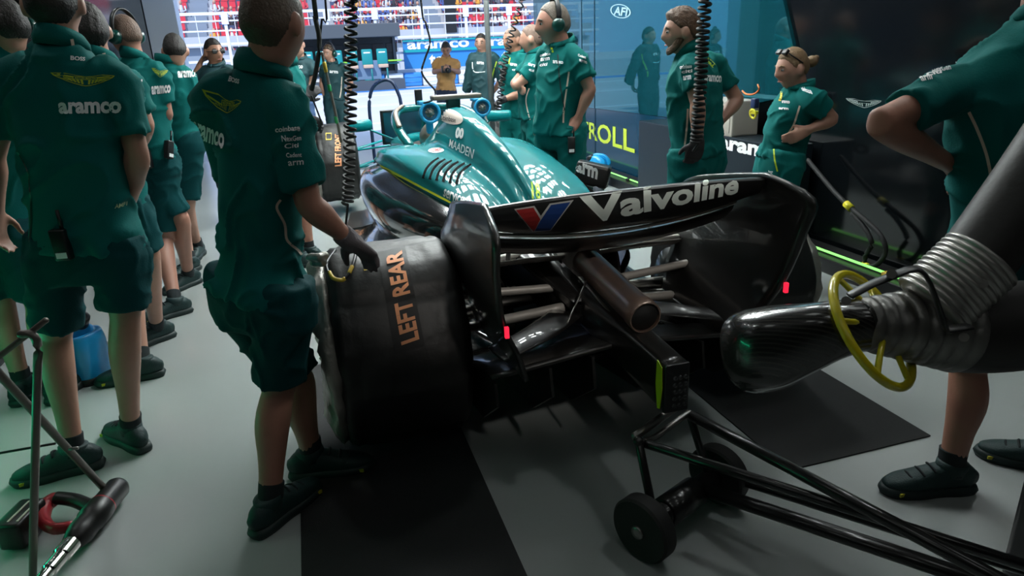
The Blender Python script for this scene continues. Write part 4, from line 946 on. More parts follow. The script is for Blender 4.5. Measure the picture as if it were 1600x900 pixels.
strip_px('piping', [(889, 112), (885, 140), (881, 170), (880, 192)], 2.6, o['bvh'], PIPE, o['shirt']); strip_px('zip', [(861, 72), (864, 82)], 3, o['bvh'], LIME, o['shirt']); strip_px('headset_cable', [(872, 85), (874, 120), (878, 150), (882, 172)], 1.6, o['bvh'], BLACK, o['shirt'], .005)
marks(o, [('coinbase', [(844, 84), (860, 81), (860, 86), (844, 89)], PRINTW, {}), ('arm', [(845, 91), (859, 89), (859, 94), (845, 96)], PRINTW, {}), ('citi', [(844, 99), (856, 98), (855, 103), (843, 104)], PRINTW, {}), ('aramco', [(864, 94), (880, 96), (880, 100), (864, 99)], PRINTW, {}), ('Cadent', [(903, 84), (915, 88), (915, 92), (903, 88)], PRINTW, {}), ('arm', [(905, 92), (917, 96), (917, 100), (905, 96)], PRINTW, {})]); radio(o, 893, 226, 'lbvh')
o = person('young bearded crew member with swept brown hair, hand behind his back by the wall',
  dict(head=(1066, 50), neck=(1080, 82), shL=(1078, 108, -.15), shR=(1118, 104, .14), elL=(1090, 162, -.24), wrL=(1090, 222, -.24), haL=(1078, 262, -.20), elR=(1152, 156, .12), wrR=(1122, 194, .06), haR=(1104, 204, .04), hipL=(1074, 240, -.08), hipR=(1106, 240, .1)), dh=3.95,
  look=(-1, .12, -.03), hair=dict(c='ginger', thick=.12, side=.12, back=-.35, front=.5, quiff=1, top=1.3), seed=21, legs='trousers', low=SHIRT, face=True, gl={'L': GLOVE}, palm={'L': (0, 1, 0), 'R': (-.3, -.8, 0)}, vox=.008, sleeve=.62)
b = B(); F = o['F']; tube(b, [F(-.064, .015, -.03), F(-.052, .05, -.078), F(0, .076, -.096), F(.052, .05, -.078), F(.064, .015, -.03)], [(.007, .022), (.009, .022), (.012, .022), (.009, .022), (.007, .022)], n=10); obj('beard', b, hairm('ginger'), o['root'])
marks(o, [('coinbase', [(1062, 102), (1081, 100), (1081, 106), (1063, 108)], PRINTW, {}), ('citi', [(1064, 110), (1082, 108), (1082, 113), (1065, 115)], PRINTW, {}), ('arm', [(1067, 119), (1080, 117), (1080, 124), (1068, 126)], PRINTW, {}), ('aramco', [(1100, 117), (1128, 118), (1127, 129), (1100, 127)], PRINTW, {'b': .04})])
strip_px('shoulder_stripe', [(1104, 92), (1116, 104)], 7, o['bvh'], LIME, o['shirt']); strip_px('piping', [(1075, 170), (1073, 200), (1070, 228)], 3, o['bvh'], PIPE, o['shirt'])
o = person('woman with blond bun and sunglasses on her head, hand on hip',
  dict(head=(1238, 107), neck=(1249, 140), shL=(1268, 153, -.12), shR=(1234, 153, .13), elL=(1300, 186, -.10), wrL=(1262, 203, -.13), haL=(1244, 212, -.13), elR=(1216, 188, .18), wrR=(1206, 222, .12), hipL=(1230, 248, -.07), hipR=(1208, 248, .1)), dh=4.15,
  look=(-1, -.15, -.12), hk=.98, hair=dict(c='blond', thick=.05, side=-.05, back=-.45, front=.5), seed=22, legs='trousers', low=SHIRT, face=True, sw=.95, palm={'L': (-.2, .9, -.2)}, curl={'L': .5}, vox=.008, sleeve=.6)
F = o['F']; b = B(); ball(b, F(0, -.125, .02), (.034, .036, .034), 14, 10); tube(b, [F(0, -.13, .03), F(.01, -.165, .035), F(.02, -.17, .0)], [.014, .016, .006], n=8); obj('hair_bun', b, hairm('blond'), o['root'])
b = B()
for s in (-1, 1): box(b, F(s*.034, .062, .105), (.05, .02, .034), F.rot() @ Matrix.Rotation(.7, 3, 'X'), .008); tube(b, [F(s*.06, .06, .10), F(s*.082, -.02, .03)], .0035, n=6, sub=1)
obj('sunglasses', b, BLACK, o['root'])
strip_px('piping', [(1250, 165), (1245, 180), (1240, 195), (1232, 208), (1222, 222)], 3, o['bvh'], PIPE, o['shirt']); strip_px('lanyard', [(1222, 138), (1221, 150), (1219, 158)], 3.5, o['bvh'], mat('yellow lanyard', (.6, .55, .03), .6), o['shirt'], .006)
marks(o, [('coinbase', [(1250, 135), (1266, 138), (1270, 148), (1254, 142)], PRINTW, {}), ('arm', [(1217, 168), (1232, 169), (1232, 172), (1217, 171)], PRINTW, {}), ('aramco', [(1222, 157), (1234, 158), (1234, 162), (1222, 161)], PRINTW, {})])
strip_px('side_stripe', [(1209, 233), (1211, 252), (1215, 268)], 2.4, o['lbvh'], LIME, o['low'])
lay('lettering', text_bm('VALVOLINE'[:0] or 'JCB JCB', .03), [(1208, 266), (1208, 305), (1201, 305), (1201, 266)], o['lbvh'], PRINTW, o['low'], .003, 4, 2)
radio(o, 1262, 236, 'bvh')
o = person('crew member at the right edge seen from behind with hand on hip and elbow out',
  dict(head=(1640, -80), neck=(1632, 28), shL=(1512, 128, .0), shR=(1735, 100, .15), elL=(1376, 192, -.16), wrL=(1492, 262, .02), haL=(1545, 292, .06), elR=(1800, 250), wrR=(1760, 380), hipL=(1545, 372), hipR=(1650, 372, .1), knL=(1512, 575), knR=(1640, 570, .1), ftL=(1478, 766), ftR=(1640, 735), toL=(1405, 768), toR=(1585, 722)),
  look=(-.6, .8, 0), hair=dict(c='brown', thick=.06), seed=23, sk='ruddy', vox=.007, palm={'L': (.3, .9, -.2)}, curl={'L': .7}, sleeve=.72, fold=.009, hk=1.0)
strip_px('piping', [(1514, 175), (1526, 200), (1541, 240), (1548, 275), (1552, 310)], 5, o['bvh'], PIPE, o['shirt'])
marks(o, [('coinbase', [(1462, 100), (1494, 92), (1496, 99), (1465, 107)], PRINTW, {}), ('NexGen', [(1454, 107), (1484, 101), (1486, 109), (1457, 115)], PRINTW, {}), ('citi', [(1446, 113), (1470, 109), (1472, 115), (1449, 120)], PRINTW, {}), ('arm', [(1436, 120), (1455, 117), (1457, 124), (1440, 128)], PRINTW, {})])
# ================================================================ things in the garage
# ---- floor mats
for (x0, x1), w_ in (((-1.196, -.537), 'left'), ((.537, 1.196), 'right')):
    b = B(); bx(b, (x0, -.85 if x0 > 0 else -1.6, .0), (x1, .75, .006)); tag(obj('floor_mat', b, DARKMAT, None, smooth=False), 'flat black floor mat under the %s rear tyre of the car' % w_, 'mat')
# ---- tyre covers
NYL = mat('black quilted nylon', (.012, .012, .0115), .5, var=.3, scale=5, bump=.35, bscale=22)
SILV = mat('crinkled silver sheet', (.42, .40, .36), .4, metal=.5, var=.4, scale=14, bump=.6, bscale=30)
ORG = mat('orange lettering', (.95, .40, .19), .6); YELL = mat('yellow tape', (.70, .48, .05), .5)
def blanket(c, r, hw, label, s):
    c = V(c); t = thing('tyre_cover', (c.x, c.y, 0), label, 'tyre cover'); b = B(); n = 96; nx = 22; R = []
    for i in range(nx+1):
        u = -1+2*i/nx; row = []
        for k in range(n):
            th = 2*math.pi*k/n; e = abs(u)
            rr = r*(1-.16*max(0, (e-.80)/.20)**2.2); rr += .007*math.cos(th*6)*(1-e*e)
            rr += .010*noise.noise(V((u*2.0, math.cos(th)*3.2, math.sin(th)*3.2))*1.3+c)*(.4+e)
            seam = min(abs(((th/(2*math.pi)*8) % 1)-.5)*2, 1); rr -= .010*math.exp(-((1-seam)/.05)**2) + .007*math.exp(-((e-.74)/.03)**2)
            row.append(b.verts.new((c.x+u*hw, c.y+rr*math.cos(th), c.z+rr*math.sin(th))))
        R.append(row)
    for i in range(nx):
        for k in range(n): b.faces.new((R[i][k], R[i+1][k], R[i+1][(k+1) % n], R[i][(k+1) % n]))
    b.faces.new(R[0]); b.faces.new(R[-1][::-1]); bmesh.ops.recalc_face_normals(b, faces=b.faces); cv = obj('cover', b, NYL, t)
    b = B(); R = []
    for h, q in ((-.02, .90), (.015, .93), (.035, .86), (.045, .7), (.045, .45), (.02, .2)):
        R.append([])
        for k in range(64):
            th = 2*math.pi*k/64; w_ = 1+.05*noise.noise(V((math.cos(th)*6, math.sin(th)*6, q*9+c.y)))
            R[-1].append(b.verts.new((c.x+s*(hw+h*(1+.9*noise.noise(V((math.cos(th)*5, math.sin(th)*5, q*5))))), c.y+r*q*w_*math.cos(th), c.z+r*q*w_*math.sin(th))))
    for i in range(5):
        for k in range(64): b.faces.new((R[i][k], R[i][(k+1) % 64], R[i+1][(k+1) % 64], R[i+1][k]))
    b.faces.new(R[0]); b.faces.new(R[-1]); bmesh.ops.recalc_face_normals(b, faces=b.faces); obj('side_sheet', b, SILV, t, label='crinkled silver sheet on the outer side')
    return t, cv
t, cv = blanket((-.765, -.06, .432), .395, .245, 'large black quilted tyre cover lettered LEFT REAR on the rear tyre', -1)
bv = bvh_of([cv])
lay('patch', poly_bm([[(0, 0), (1, 0), (1, 1), (0, 1)]]), [(617, 552), (590, 395), (633, 385), (664, 540)], bv, mat('black patch', (.010, .010, .010), .6), cv, .003, 40, 6, u=False)
lay('lettering', text_bm('LEFT REAR', .035, 0, 1.06), [(627, 540), (602, 398), (628, 393), (655, 530)], bv, ORG, cv, .008, 37, 6)
fr_ = [[(0, 0), (1, 0), (1, .12), (0, .12)], [(0, .88), (1, .88), (1, 1), (0, 1)], [(0, .12), (.09, .12), (.09, .88), (0, .88)], [(.91, .12), (1, .12), (1, .88), (.91, .88)]]
lay('label', poly_bm(fr_), [(566, 402), (585, 397), (590, 418), (569, 424)], bv, YELL, cv, .004, 4, 4, u=False)
lay('label', poly_bm([[(.2, .55), (.5, .55), (.5, .8), (.2, .8)], [(.6, .2), (.8, .2), (.8, .8), (.6, .8)], [(.2, .2), (.3, .2), (.3, .45), (.2, .45)], [(.4, .2), (.5, .2), (.5, .45), (.4, .45)]]), [(566, 402), (585, 397), (590, 418), (569, 424)], bv, mat('yellow print', (.6, .5, .2), .6), cv, .004, 4, 4, u=False)
def on(px, py, bv, off):
    d = ray(px, py).normalized(); h = bv.ray_cast(CAM, d); return h[0]+(h[1] if h[1].dot(d) < 0 else -h[1])*off if h[0] else None
def loop(name, pix, r, bv, off, m, par):
    P = [on(x, y, bv, off) for x, y in pix]; P = [p for p in P if p]; b = B(); tube(b, P, r, n=8, sub=4); return obj(name, b, m, par)
loop('strap', [(524, 395), (514, 415), (520, 434), (533, 441), (546, 432), (554, 412), (556, 398)], .006, bv, .012, BLACK, t)
loop('strap_tape', [(518, 428), (524, 437), (533, 441), (541, 438)], .0075, bv, .012, YELL, t); loop('strap_tape', [(547, 430), (551, 420)], .0075, bv, .012, YELL, t)
b = B(); k0 = onp(497, 406, 1, -.2)
for i in range(5): ball(b, k0+V((-.02+.01*i, .01*math.sin(i*2), .012*math.cos(i*3))), (.022, .018, .016), 10, 8)
obj('tie_knot', remesh(b, .005, 2), SILV, t)
t, cv = blanket((-.735, 4.45, .505), .385, .195, 'smaller black tyre cover with orange lettering on the left front tyre', -1)
bv = bvh_of([cv])
lay('lettering', text_bm('LEFT FRONT', .035), [(523, 260), (523, 210), (532, 210), (534, 259)], bv, ORG, cv, .006, 10, 3)
lay('label', poly_bm(fr_), [(509, 208), (518, 208), (518, 219), (509, 219)], bv, YELL, cv, .006, 3, 3, u=False)
blanket((.80, 0, .45), .385, .218, 'black tyre cover on the right rear tyre, behind the wing end plate', 1)
blanket((.78, 4.45, .50), .38, .17, 'black tyre cover on the right front tyre beside the bald crew member', 1)
# ---- rear jack
JB = mat('jack black paint', (.010, .010, .010), .3, coat=.4); JR = mat('jack tyre', (.012, .012, .012), .7)
A1 = V((-.165, -1.06, .105)); A2 = V((.20, -.90, .105)); ax = (A2-A1).normalized()
jk = thing('rear_jack', ((A1+A2)/2).to_tuple()[:2]+(0,), 'black two wheeled rear jack with long handles holding up the car', 'jack')
for c in (A1, A2):
    b = B(); lathe(b, c-ax*.03, ax, [(0, .03), (.002, .085), (.0, .098), (.008, .105), (.052, .105), (.06, .098), (.058, .085), (.06, .03)], 40); w_ = obj('wheel', b, JR, jk); sharp(w_)
    b = B(); lathe(b, c-ax*.038, ax, [(0, .008), (0, .02), (.006, .022), (.07, .022), (.076, .02), (.076, .008)], 20); obj('hub', b, STEEL, w_)
b = B(); cyl(b, A1+ax*.03, A2-ax*.03, .036, 24); lathe(b, A1+ax*.10, ax, [(0, .03), (0, .05), (.16, .05), (.16, .03)], 24); obj('axle', b, JB, jk)
T1 = onp(998, 690, 1, -.93); T2 = onp(1078, 648, 1, -.86)
b = B(); tube(b, [A1+ax*.05, T1], .014, n=10, sub=1); obj('upright', b, JB, jk)
b = B(); tube(b, [A2-ax*.05, T2], .014, n=10, sub=1); obj('upright', b, JB, jk)
b = B(); tube(b, [T1, T1.lerp(T2, .3)+V((0, 0, -.015)), T1.lerp(T2, .7)+V((0, 0, .0)), T2+V((0, 0, .01))], .010, n=10); tube(b, [T1+V((0, .03, .0)), T2+V((0, .05, .02))], .014, n=10); obj('lifting_bar', b, STEEL, jk)
b = B(); ball(b, T1, .018); ball(b, T2, .018); obj('pivot', b, JB, jk)
E0 = V((.86, -1.62, .30))
for a, px_, z, r in ((T2, (1560, 905), .34, .018), (T1+V((.02, 0, -.01)), (1590, 880), .28, .015)):
    e = onp(px_[0], px_[1], 2, z); b = B(); tube(b, [a, a.lerp(e, .5), e+(e-a)*.12], r, n=12, sub=1, cap=.2); obj('handle_bar', b, JB, jk)
e = onp(1520, 905, 2, .16); b = B(); s0 = A1.lerp(A2, .72); tube(b, [s0, s0.lerp(e, .5), e+(e-s0)*.15], [(.026, .022)]*3, n=14, sub=1, cap=.2); obj('drawbar', b, JB, jk)
e = onp(1600, 890, 2, .2); b = B(); tube(b, [A2, A2.lerp(e, .5), e+(e-A2)*.1], .016, n=12, sub=1); obj('handle_bar', b, JB, jk)
# ---- cooling duct at the right
DH = 1.42
def dp(x, y, o=0.): return onh(x, y, DH+o)
du = thing('cooling_duct', (dp(1700, 500).x, dp(1700, 500).y, 0), 'black carbon air duct with ribbed silver hose reaching in from the right edge', 'duct')
CW = carbon('carbon gloss', .25, .008, .03, 45)
b = B(); tube(b, [dp(1186, 548, .14), dp(1208, 541, .08), dp(1255, 528, .03), dp(1300, 516), dp(1352, 506)], [(.100, .108), (.094, .101), (.070, .083), (.056, .068), (.054, .057)], n=40, cap=.02, sq=2.6); obj('nozzle', b, CW, du)
b = B(); d_ = (dp(1186, 548, .14)-dp(1208, 543, .08)).normalized(); tube(b, [dp(1186, 548, .14)-d_*.03, dp(1186, 548, .14)+d_*.0035], [(.09, .098)]*2, n=32, cap=.0, sq=2.5, sub=1); obj('mouth', b, BLACKM, du)
RIB = mat('ribbed foil hose', (.32, .31, .29), .38, metal=.6, var=.7, scale=9, bump=.4, bscale=30, col2=(.03, .03, .03))
def bellows(name, a, c, r0, r1, k, m, par):
    a, c = V(a), V(c); pr = []; L = (c-a).length
    for i in range(k*6+1):
        u = i/(k*6); r = r0+(r1-r0)*u; pr.append((u*L, r+.007*abs(math.sin(u*k*math.pi))**.6-.003))
    b = B(); lathe(b, a, c-a, [(0, .02)]+pr+[(L, .02)], 40); return obj(name, b, m, par)
bellows('ribbed_hose', dp(1340, 506), dp(1490, 512, .03), .056, .105, 8, RIB, du)
bellows('bellows', dp(1452, 478, -.01), dp(1535, 402, .0), .083, .083, 11, mat('silver bellows', (.5, .48, .45), .35, metal=.7, var=.5, scale=12), du)
BT = mat('black fabric tube', (.022, .020, .019), .55, var=.3, scale=8, bump=.1)
b = B(); tube(b, [dp(1515, 420), dp(1580, 330, .02), dp(1660, 215, .04), dp(1760, 60, .08), dp(1850, -120, .14), V((dp(1850, -120, .14).x, dp(1850, -120, .14).y, 3.08))], .078, n=28); obj('upper_tube', b, BT, du)
b = B(); tube(b, [dp(1480, 512, .03), dp(1545, 512, .04), dp(1640, 505, .05), dp(1800, 500, .06)], [.104, .108, .105, .1], n=32); obj('lower_tube', b, BT, du)
b = B()
e0, e1 = dp(1800, 500, .06), dp(1800, 500, .06); bx(b, (e1.x-.12, e1.y-.12, 0), (e1.x+.12, e1.y+.12, e1.z+.06), .02); obj('blower_stand', b, BLACK, du)
b = B()
for p in ([dp(1328, 462, -.09), dp(1362, 444, -.09), dp(1392, 432, -.09)], [dp(1392, 432, -.10), dp(1430, 420, -.10), dp(1452, 440, -.11), dp(1478, 515, -.12)], [dp(1478, 515, -.12), dp(1515, 510, -.12)]):
    tube(b, p, [(.016, .005)]*len(p), ref=(0, 0, 1), n=8, sub=3)
obj('clamp_bracket', b, BLACK, du)
for x, y, o_ in ((1393, 428, -.11), (1506, 527, -.12), (1536, 443, -.09), (1322, 470, -.09)):
    b = B(); cyl(b, dp(x, y, o_), dp(x, y, o_+.02), .010, 10); obj('bolt', b, STEEL, du, smooth=False)
# yellow hand ring round the duct
YR = mat('yellow ring paint', (.62, .52, .01), .3, coat=.5, var=.15, scale=10)
rd = ray(1364, 514).normalized(); rr_ = (_R-rd*_R.dot(rd)).normalized(); ru_ = rr_.cross(rd)
nr = (rr_*.904*.93+ru_*.43*.93-rd*.37).normalized(); rc = dp(1364, 514, .0)
rg_ = thing('yellow_ring', tuple(rc), 'bright yellow hand ring fitted round the ribbed duct', 'ring')
b = B(); torus(b, rc, nr, .142, .0105, 56, 14); obj('rim', b, YR, rg_)
s_, u_ = basis(nr)
for a in (.5, 1.55, 2.6, 3.65, 4.7, 5.75):
    q = s_*math.cos(a)+u_*math.sin(a); b = B(); tube(b, [rc+q*.142, rc+q*.09+nr*.01, rc+q*.05+nr*.02], .007, n=8, sub=1); obj('spoke', b, YR, rg_)
# ---- tubular stand, wheel gun and jug at left
TUB = mat('grey tube', (.14, .125, .11), .4, metal=.4)
def lf(x, y, o=0.): return onh(x, y, 1.72+o)
sd = thing('tube_stand', (lf(0, 700).x-.15, lf(0, 700).y, 0), 'grey folding tube stand at the left edge near the camera', 'stand')
e = lf(51, 912); b = B(); tube(b, [lf(32, 522), lf(50, 523), lf(59, 540), lf(58, 600), lf(53, 800), e], .0115, n=10, sub=3); obj('leg', b, TUB, sd)
b = B(); f_ = onp(176, 778, 2, .012); s0 = lf(-60, 520, -.05); tube(b, [s0, s0.lerp(f_, .5), f_], .0125, n=10, sub=2); obj('leg', b, TUB, sd)
b = B(); tube(b, [lf(-60, 596, .02), lf(0, 556, .02), lf(72, 500, .02)], .0085, n=10, sub=2); obj('cross_bar', b, TUB, sd)
b = B(); tube(b, [lf(-60, 720, .05), lf(0, 708, .05), lf(86, 693, .05)], .004, n=8, sub=2); obj('tie_rod', b, BLACK, sd)
b = B(); cyl(b, lf(108, 702, .02), lf(122, 700, .02), .005, 8); obj('pin', b, STEEL, sd)
def fl(x, y, z): return onp(x, y, 2, z)
GB = mat('gun black', (.006, .0055, .0055), .4, var=.3); GR = mat('gun red', (.32, .012, .02), .4)
g0 = fl(188, 757, .055); g1 = fl(88, 878, .05); gd = (g1-g0).normalized(); gs_ = gd.cross(ZU).normalized(); L = (g1-g0).length
gn = thing('wheel_gun', (g0.lerp(g1, .5).x, g0.lerp(g1, .5).y, 0), 'red and black cordless wheel gun with chrome socket lying on the floor', 'wheel gun')
b = B(); lathe(b, g0, gd, [(0, .015), (.004, .034), (.02, .042), (L*.30, .042), (L*.32, .046), (L*.5, .048), (L*.52, .042), (L*.66, .044), (L*.7, .04), (L*.78, .032), (L*.8, .02)], 28); obj('barrel', b, GB, gn)
b = B(); lathe(b, g0+gd*L*.79, gd, [(0, .018), (0, .029), (.055, .029), (.06, .024), (.12, .024), (.125, .019), (.2, .019), (.2, .01)], 24); sharp(obj('socket', b, CHROME, gn))
b = B(); lathe(b, g0+gd*L*.30, gd, [(0, .03), (0, .0445), (.012, .0445), (.012, .03)], 28); obj('red_band', b, GR, gn)
h0 = fl(132, 790, .06); h1 = fl(112, 836, .06); h2 = fl(62, 800, .06); h3 = fl(88, 778, .07)
b = B(); tube(b, [g0.lerp(g1, .38), fl(118, 782, .06), h3], [(.026, .022)]*3, n=12); obj('grip', b, GB, gn)
b = B(); tube(b, [h3, fl(72, 790, .06), fl(68, 812, .06), fl(84, 826, .06), fl(112, 822, .055)], [(.022, .024), (.024, .028), (.022, .026), (.016, .022), (.014, .02)], n=12); obj('guard', b, GR, gn)
pc = fl(36, 818, .06); an = math.atan2(gd.y, gd.x); b = B(); box(b, pc, (.15, .085, .10), Matrix.Rotation(an, 3, 'Z'), .012); bt = obj('battery', b, GB, gn)
b = B(); box(b, pc+gs_*-.0+V((0, 0, .051)), (.11, .006, .003), Matrix.Rotation(an, 3, 'Z')); box(b, pc-gs_*.03+V((0, 0, .051)), (.11, .006, .003), Matrix.Rotation(an, 3, 'Z')); obj('stripe', b, mat('cream stripe', (.55, .5, .42), .5), bt, smooth=False)
BLUEP = mat('blue plastic', (.01, .30, .66), .3, coat=.4, var=.15, scale=5)
def jug(c, rz, k, label, tilt=0.):
    c = V(c); t = thing('plastic_jug', tuple(c), label, 'jug'); r = Matrix.Rotation(rz, 3, 'Z') @ Matrix.Rotation(tilt, 3, 'Y'); f = lambda x, y, z: c+r @ (V((x, y, z))*k)
    b = B(); tube(b, [f(0, 0, .03), f(0, 0, .10), f(0, 0, .22), f(.0, 0, .27), f(.05, 0, .31)], [(.095*k, .125*k), (.10*k, .13*k), (.10*k, .13*k), (.085*k, .10*k), (.05*k, .055*k)], ref=tuple(r @ V((1, 0, 0))), n=28, sq=3.2, cap=.4); obj('body', b, BLUEP, t)
    b = B(); tube(b, [f(-.12, 0, .20), f(-.14, 0, .27), f(-.09, 0, .335), f(.0, 0, .35), f(.04, 0, .33)], [(.018*k, .024*k)]*5, n=12); obj('handle', b, BLUEP, t)
    b = B(); tube(b, [f(0, 0, .0), f(0, 0, .035)], [(.098*k, .128*k)]*2, ref=tuple(r @ V((1, 0, 0))), n=28, sq=3.2, cap=.1, sub=1); obj('base', b, BLACK, t)
    b = B(); lathe(b, f(.05, 0, .30), f(.09, 0, .37)-f(.05, 0, .30), [(0, .03*k), (0, .046*k), (.05*k, .046*k), (.055*k, .03*k)], 20); obj('cap', b, BLACK, t)
jc = onp(134, 590, 2, 0); jug(jc, -.6, 1.02, 'shiny blue plastic jug on the floor between the legs of the crew row')
jug((2.05, 4.35, 0), 2.6, 1.0, 'bright blue plastic jug on the floor at the foot of the right wall', 0)
# ---- things on and around the front of the car
FB_ = mat('light blue plastic', (.02, .26, .50), .35)
def fan(px, py, Y, r, label, lk):
    c = onp(px, py, 1, Y); t = thing('cooling_fan', tuple(c), label, 'fan'); a = (CAM-c).normalized(); a = V((a.x*.6+.1*lk, a.y, a.z*.4)).normalized()
    b = B(); torus(b, c, a, r, r*.17, 32, 10); obj('ring', b, FB_, t)
    b = B(); lathe(b, c-a*.11, a, [(0, r*.5), (0, r*.95), (.06, r*1.02), (.10, r*.98), (.10, r*.85)], 28); obj('housing', b, mat('dark blue shell', (.01, .06, .12), .4), t)
    b = B(); s_, u_ = basis(a)
    for k in range(7):
        q = s_*math.cos(k*.9)+u_*math.sin(k*.9); tube(b, [c+q*r*.15-a*.005, c+q*r*.9-a*.02], [(r*.2, .003)]*2, ref=tuple(a), n=6, sub=1)
    ball(b, c, r*.25, 12, 8); obj('rotor', b, mat('grey rotor', (.12, .11, .10), .5), t)
    b = B(); box(b, c-a*.06+V((-.03*lk, 0, r*1.05)), (r*1.5, .10, r*.45), None, .01); tube(b, [c-a*.06, c-a*.07+V((.0, 0, -.14))], [(r*.5, r*.4)]*2, n=10, sub=1); obj('mount', b, FB_, t)
fan(672, 176, 2.42, .068, 'light blue cooling fan by the cockpit, left of the air inlet', 1)
fan(754, 168, 2.5, .058, 'light blue cooling fan right of the air inlet', 1)
b = B(); c = onp(654, 152, 1, 2.5); box(b, c, (.055, .02, .11), None, .006); box(b, c+V((0, -.012, .02)), (.034, .004, .05)); tag(obj('remote_handset', b, [BLACK], None, smooth=False), 'small black upright handset on top of the left cooling fan', 'handset')
mo = onp(645, 196, 1, 3.55); t = thing('monitor', tuple(mo), 'flat dark screen in a black frame standing over the nose of the car', 'monitor')
b = B(); box(b, mo, (.56, .03, .30), Matrix.Rotation(.12, 3, 'X'), .008); obj('frame', b, BLACK, t, smooth=False)
b = B(); box(b, mo+V((0, -.0165, .0)), (.51, .004, .255), Matrix.Rotation(.12, 3, 'X')); obj('screen', b, mat('dark screen', (.01, .05, .08), .12, coat=.5), t, smooth=False)
b = B(); box(b, mo+V((0, .03, -.2)), (.08, .03, .2)); obj('stand', b, BLACK, t, smooth=False)
DBL = mat('dark blue hose', (.008, .02, .06), .4)
P = [onh(x, y, 7.7) for x, y in ((581, 208), (577, 165), (582, 138), (597, 126), (611, 127), (621, 143), (628, 174))]
P = [V((P[0].x, P[0].y, .01))]+P+[V((P[-1].x, P[-1].y, .01))]
b = B(); tube(b, P, .019, n=10, sub=5); tag(obj('jack_handle', b, DBL, None), 'tall dark blue bent handle arching beyond the left front tyre', 'handle')
q0 = onh(764, 90, 6.5); t = thing('pole', (q0.x, q0.y, 0), 'thin grey upright pole between the airbox and the bald crew member', 'pole')
b = B(); cyl(b, (q0.x, q0.y, .02), (q0.x, q0.y, 3.1), .024, 14); obj('tube', b, mat('pole grey', (.10, .11, .11), .4), t)
b = B(); lathe(b, (q0.x, q0.y, 0), (0, 0, 1), [(0, .05), (0, .12), (.02, .12), (.03, .04)], 24); obj('base_plate', b, BLACK, t)
c = onp(926, 272, 1, 1.05); t = thing('blower_box', tuple(c), 'black box lettered in white beside the right rear tyre', 'blower')
rz = Matrix.Rotation(-.55, 3, 'Z') @ Matrix.Rotation(.22, 3, 'Y'); b = B(); box(b, c, (.20, .10, .13), rz, .02); cv = obj('shell', b, mat('black shell', (.012, .012, .012), .35), t)
lay('lettering', text_bm('arm', .04), [(900, 250), (935, 264), (933, 281), (900, 268)], bvh_of([cv]), PRINTW, cv, .003, 3, 3)
b = B(); box(b, c+rz @ V((-.02, .0, -.10)), (.13, .09, .10), rz, .02); obj('duct_part', b, mat('teal shell', (.0, .06, .06), .35), t)
b = B(); tube(b, [c+rz @ V((.05, -.02, -.06)), c+rz @ V((.08, -.03, -.16)), c+rz @ V((.06, 0, -.4))], [(.04, .02), (.035, .02), (.03, .02)], n=10); obj('pale_flap', b, mat('pale blue sheet', (.35, .42, .52), .5), t)
# ---- right wall fittings
t = thing('strip_light', (2.28, 3, .1), 'glowing green light strip along the kerb by the right wall', 'strip light')
b = B(); cyl(b, (2.28, -.35, .118), (2.28, 7.5, .118), .008, 10); obj('tube', b, LED, t)
for y in (.48, 2.2, 4.0):
    b = B(); box(b, (2.28, y, .112), (.05, .06, .03), None, .006); obj('clip', b, YELL if y < 1 else BLACK, t)
b = B(); bx(b, (2.18, 1.45, .10), (2.46, 3.6, .78), .01); cb = obj('cabinet', b, mat('navy cabinet', (.006, .012, .018), .4), None, smooth=False)
ct = thing('wall_cabinet', (2.3, 2.5, .1), 'low dark navy cabinet with white lettering along the right wall', 'cabinet'); cb.parent = ct; cb.location = -V(ct.location); cb.name = 'carcass'
p0 = onp(1124, 232, 0, 2.18); p1 = onp(1240, 246, 0, 2.18)
lay_plane('lettering', text_bm('aramco', .04), p0, (0, p1.y-p0.y, 0), (0, 0, min(.15, .76-p0.z)), PRINTW, ct, .004)
c = V((2.30, 2.35, .915)); t = thing('control_box', tuple(c), 'pale grey control box on the dark cabinet behind the woman', 'box')
b = B(); box(b, c, (.24, .62, .27), None, .012); obj('housing', b, mat('pale grey enamel', (.36, .33, .29), .5, var=.1), t, smooth=False)
b = B(); box(b, c+V((-.122, 0, 0)), (.006, .56, .21)); obj('lid', b, mat('pale grey enamel', (.36, .33, .29), .5), t, smooth=False)
p = onp(1179, 168, 0, 2.165); b = B(); box(b, p+V((0, 0, .03)), (.04, .05, .07), None, .006); obj('connector', b, mat('navy connector', (.01, .02, .07), .4), t)
b = B(); torus(b, p+V((-.01, 0, -.045)), (1, 0, .2), .032, .008, 20, 8); box(b, p+V((0, 0, -.035)), (.03, .07, .025), None, .006); obj('yellow_clip', b, mat('yellow clip', (.62, .55, .02), .4), t)
P = [onp(x, y, 0, 2.3) for x, y in ((1160, 142), (1166, 147), (1178, 147), (1186, 140), (1184, 132))]; b = B(); tube(b, P, .007, n=8); tag(obj('orange_cable', b, mat('orange cable', (.55, .13, .02), .5), None), 'short orange cable looped on top of the grey control box', 'cable')
P = [onp(x, y, 0, 2.36) for x, y in ((1262, 250), (1280, 272), (1302, 298), (1326, 322), (1352, 344), (1376, 368), (1384, 392), (1372, 412), (1354, 416), (1352, 400), (1362, 380), (1348, 352), (1332, 334))]
t = thing('air_hose', tuple(P[3]), 'black hose with yellow fittings looped against the right wall', 'hose'); b = B(); tube(b, P, .016, n=10, sub=4); obj('hose', b, RUBBER, t)
for i in (3, 8):
    d_ = (P[i+1]-P[i-1]).normalized(); b = B(); lathe(b, P[i]-d_*.03, d_, [(0, .017), (0, .024), (.06, .024), (.06, .017)], 14); obj('fitting', b, mat('yellow clip', (.62, .55, .02), .4), t)
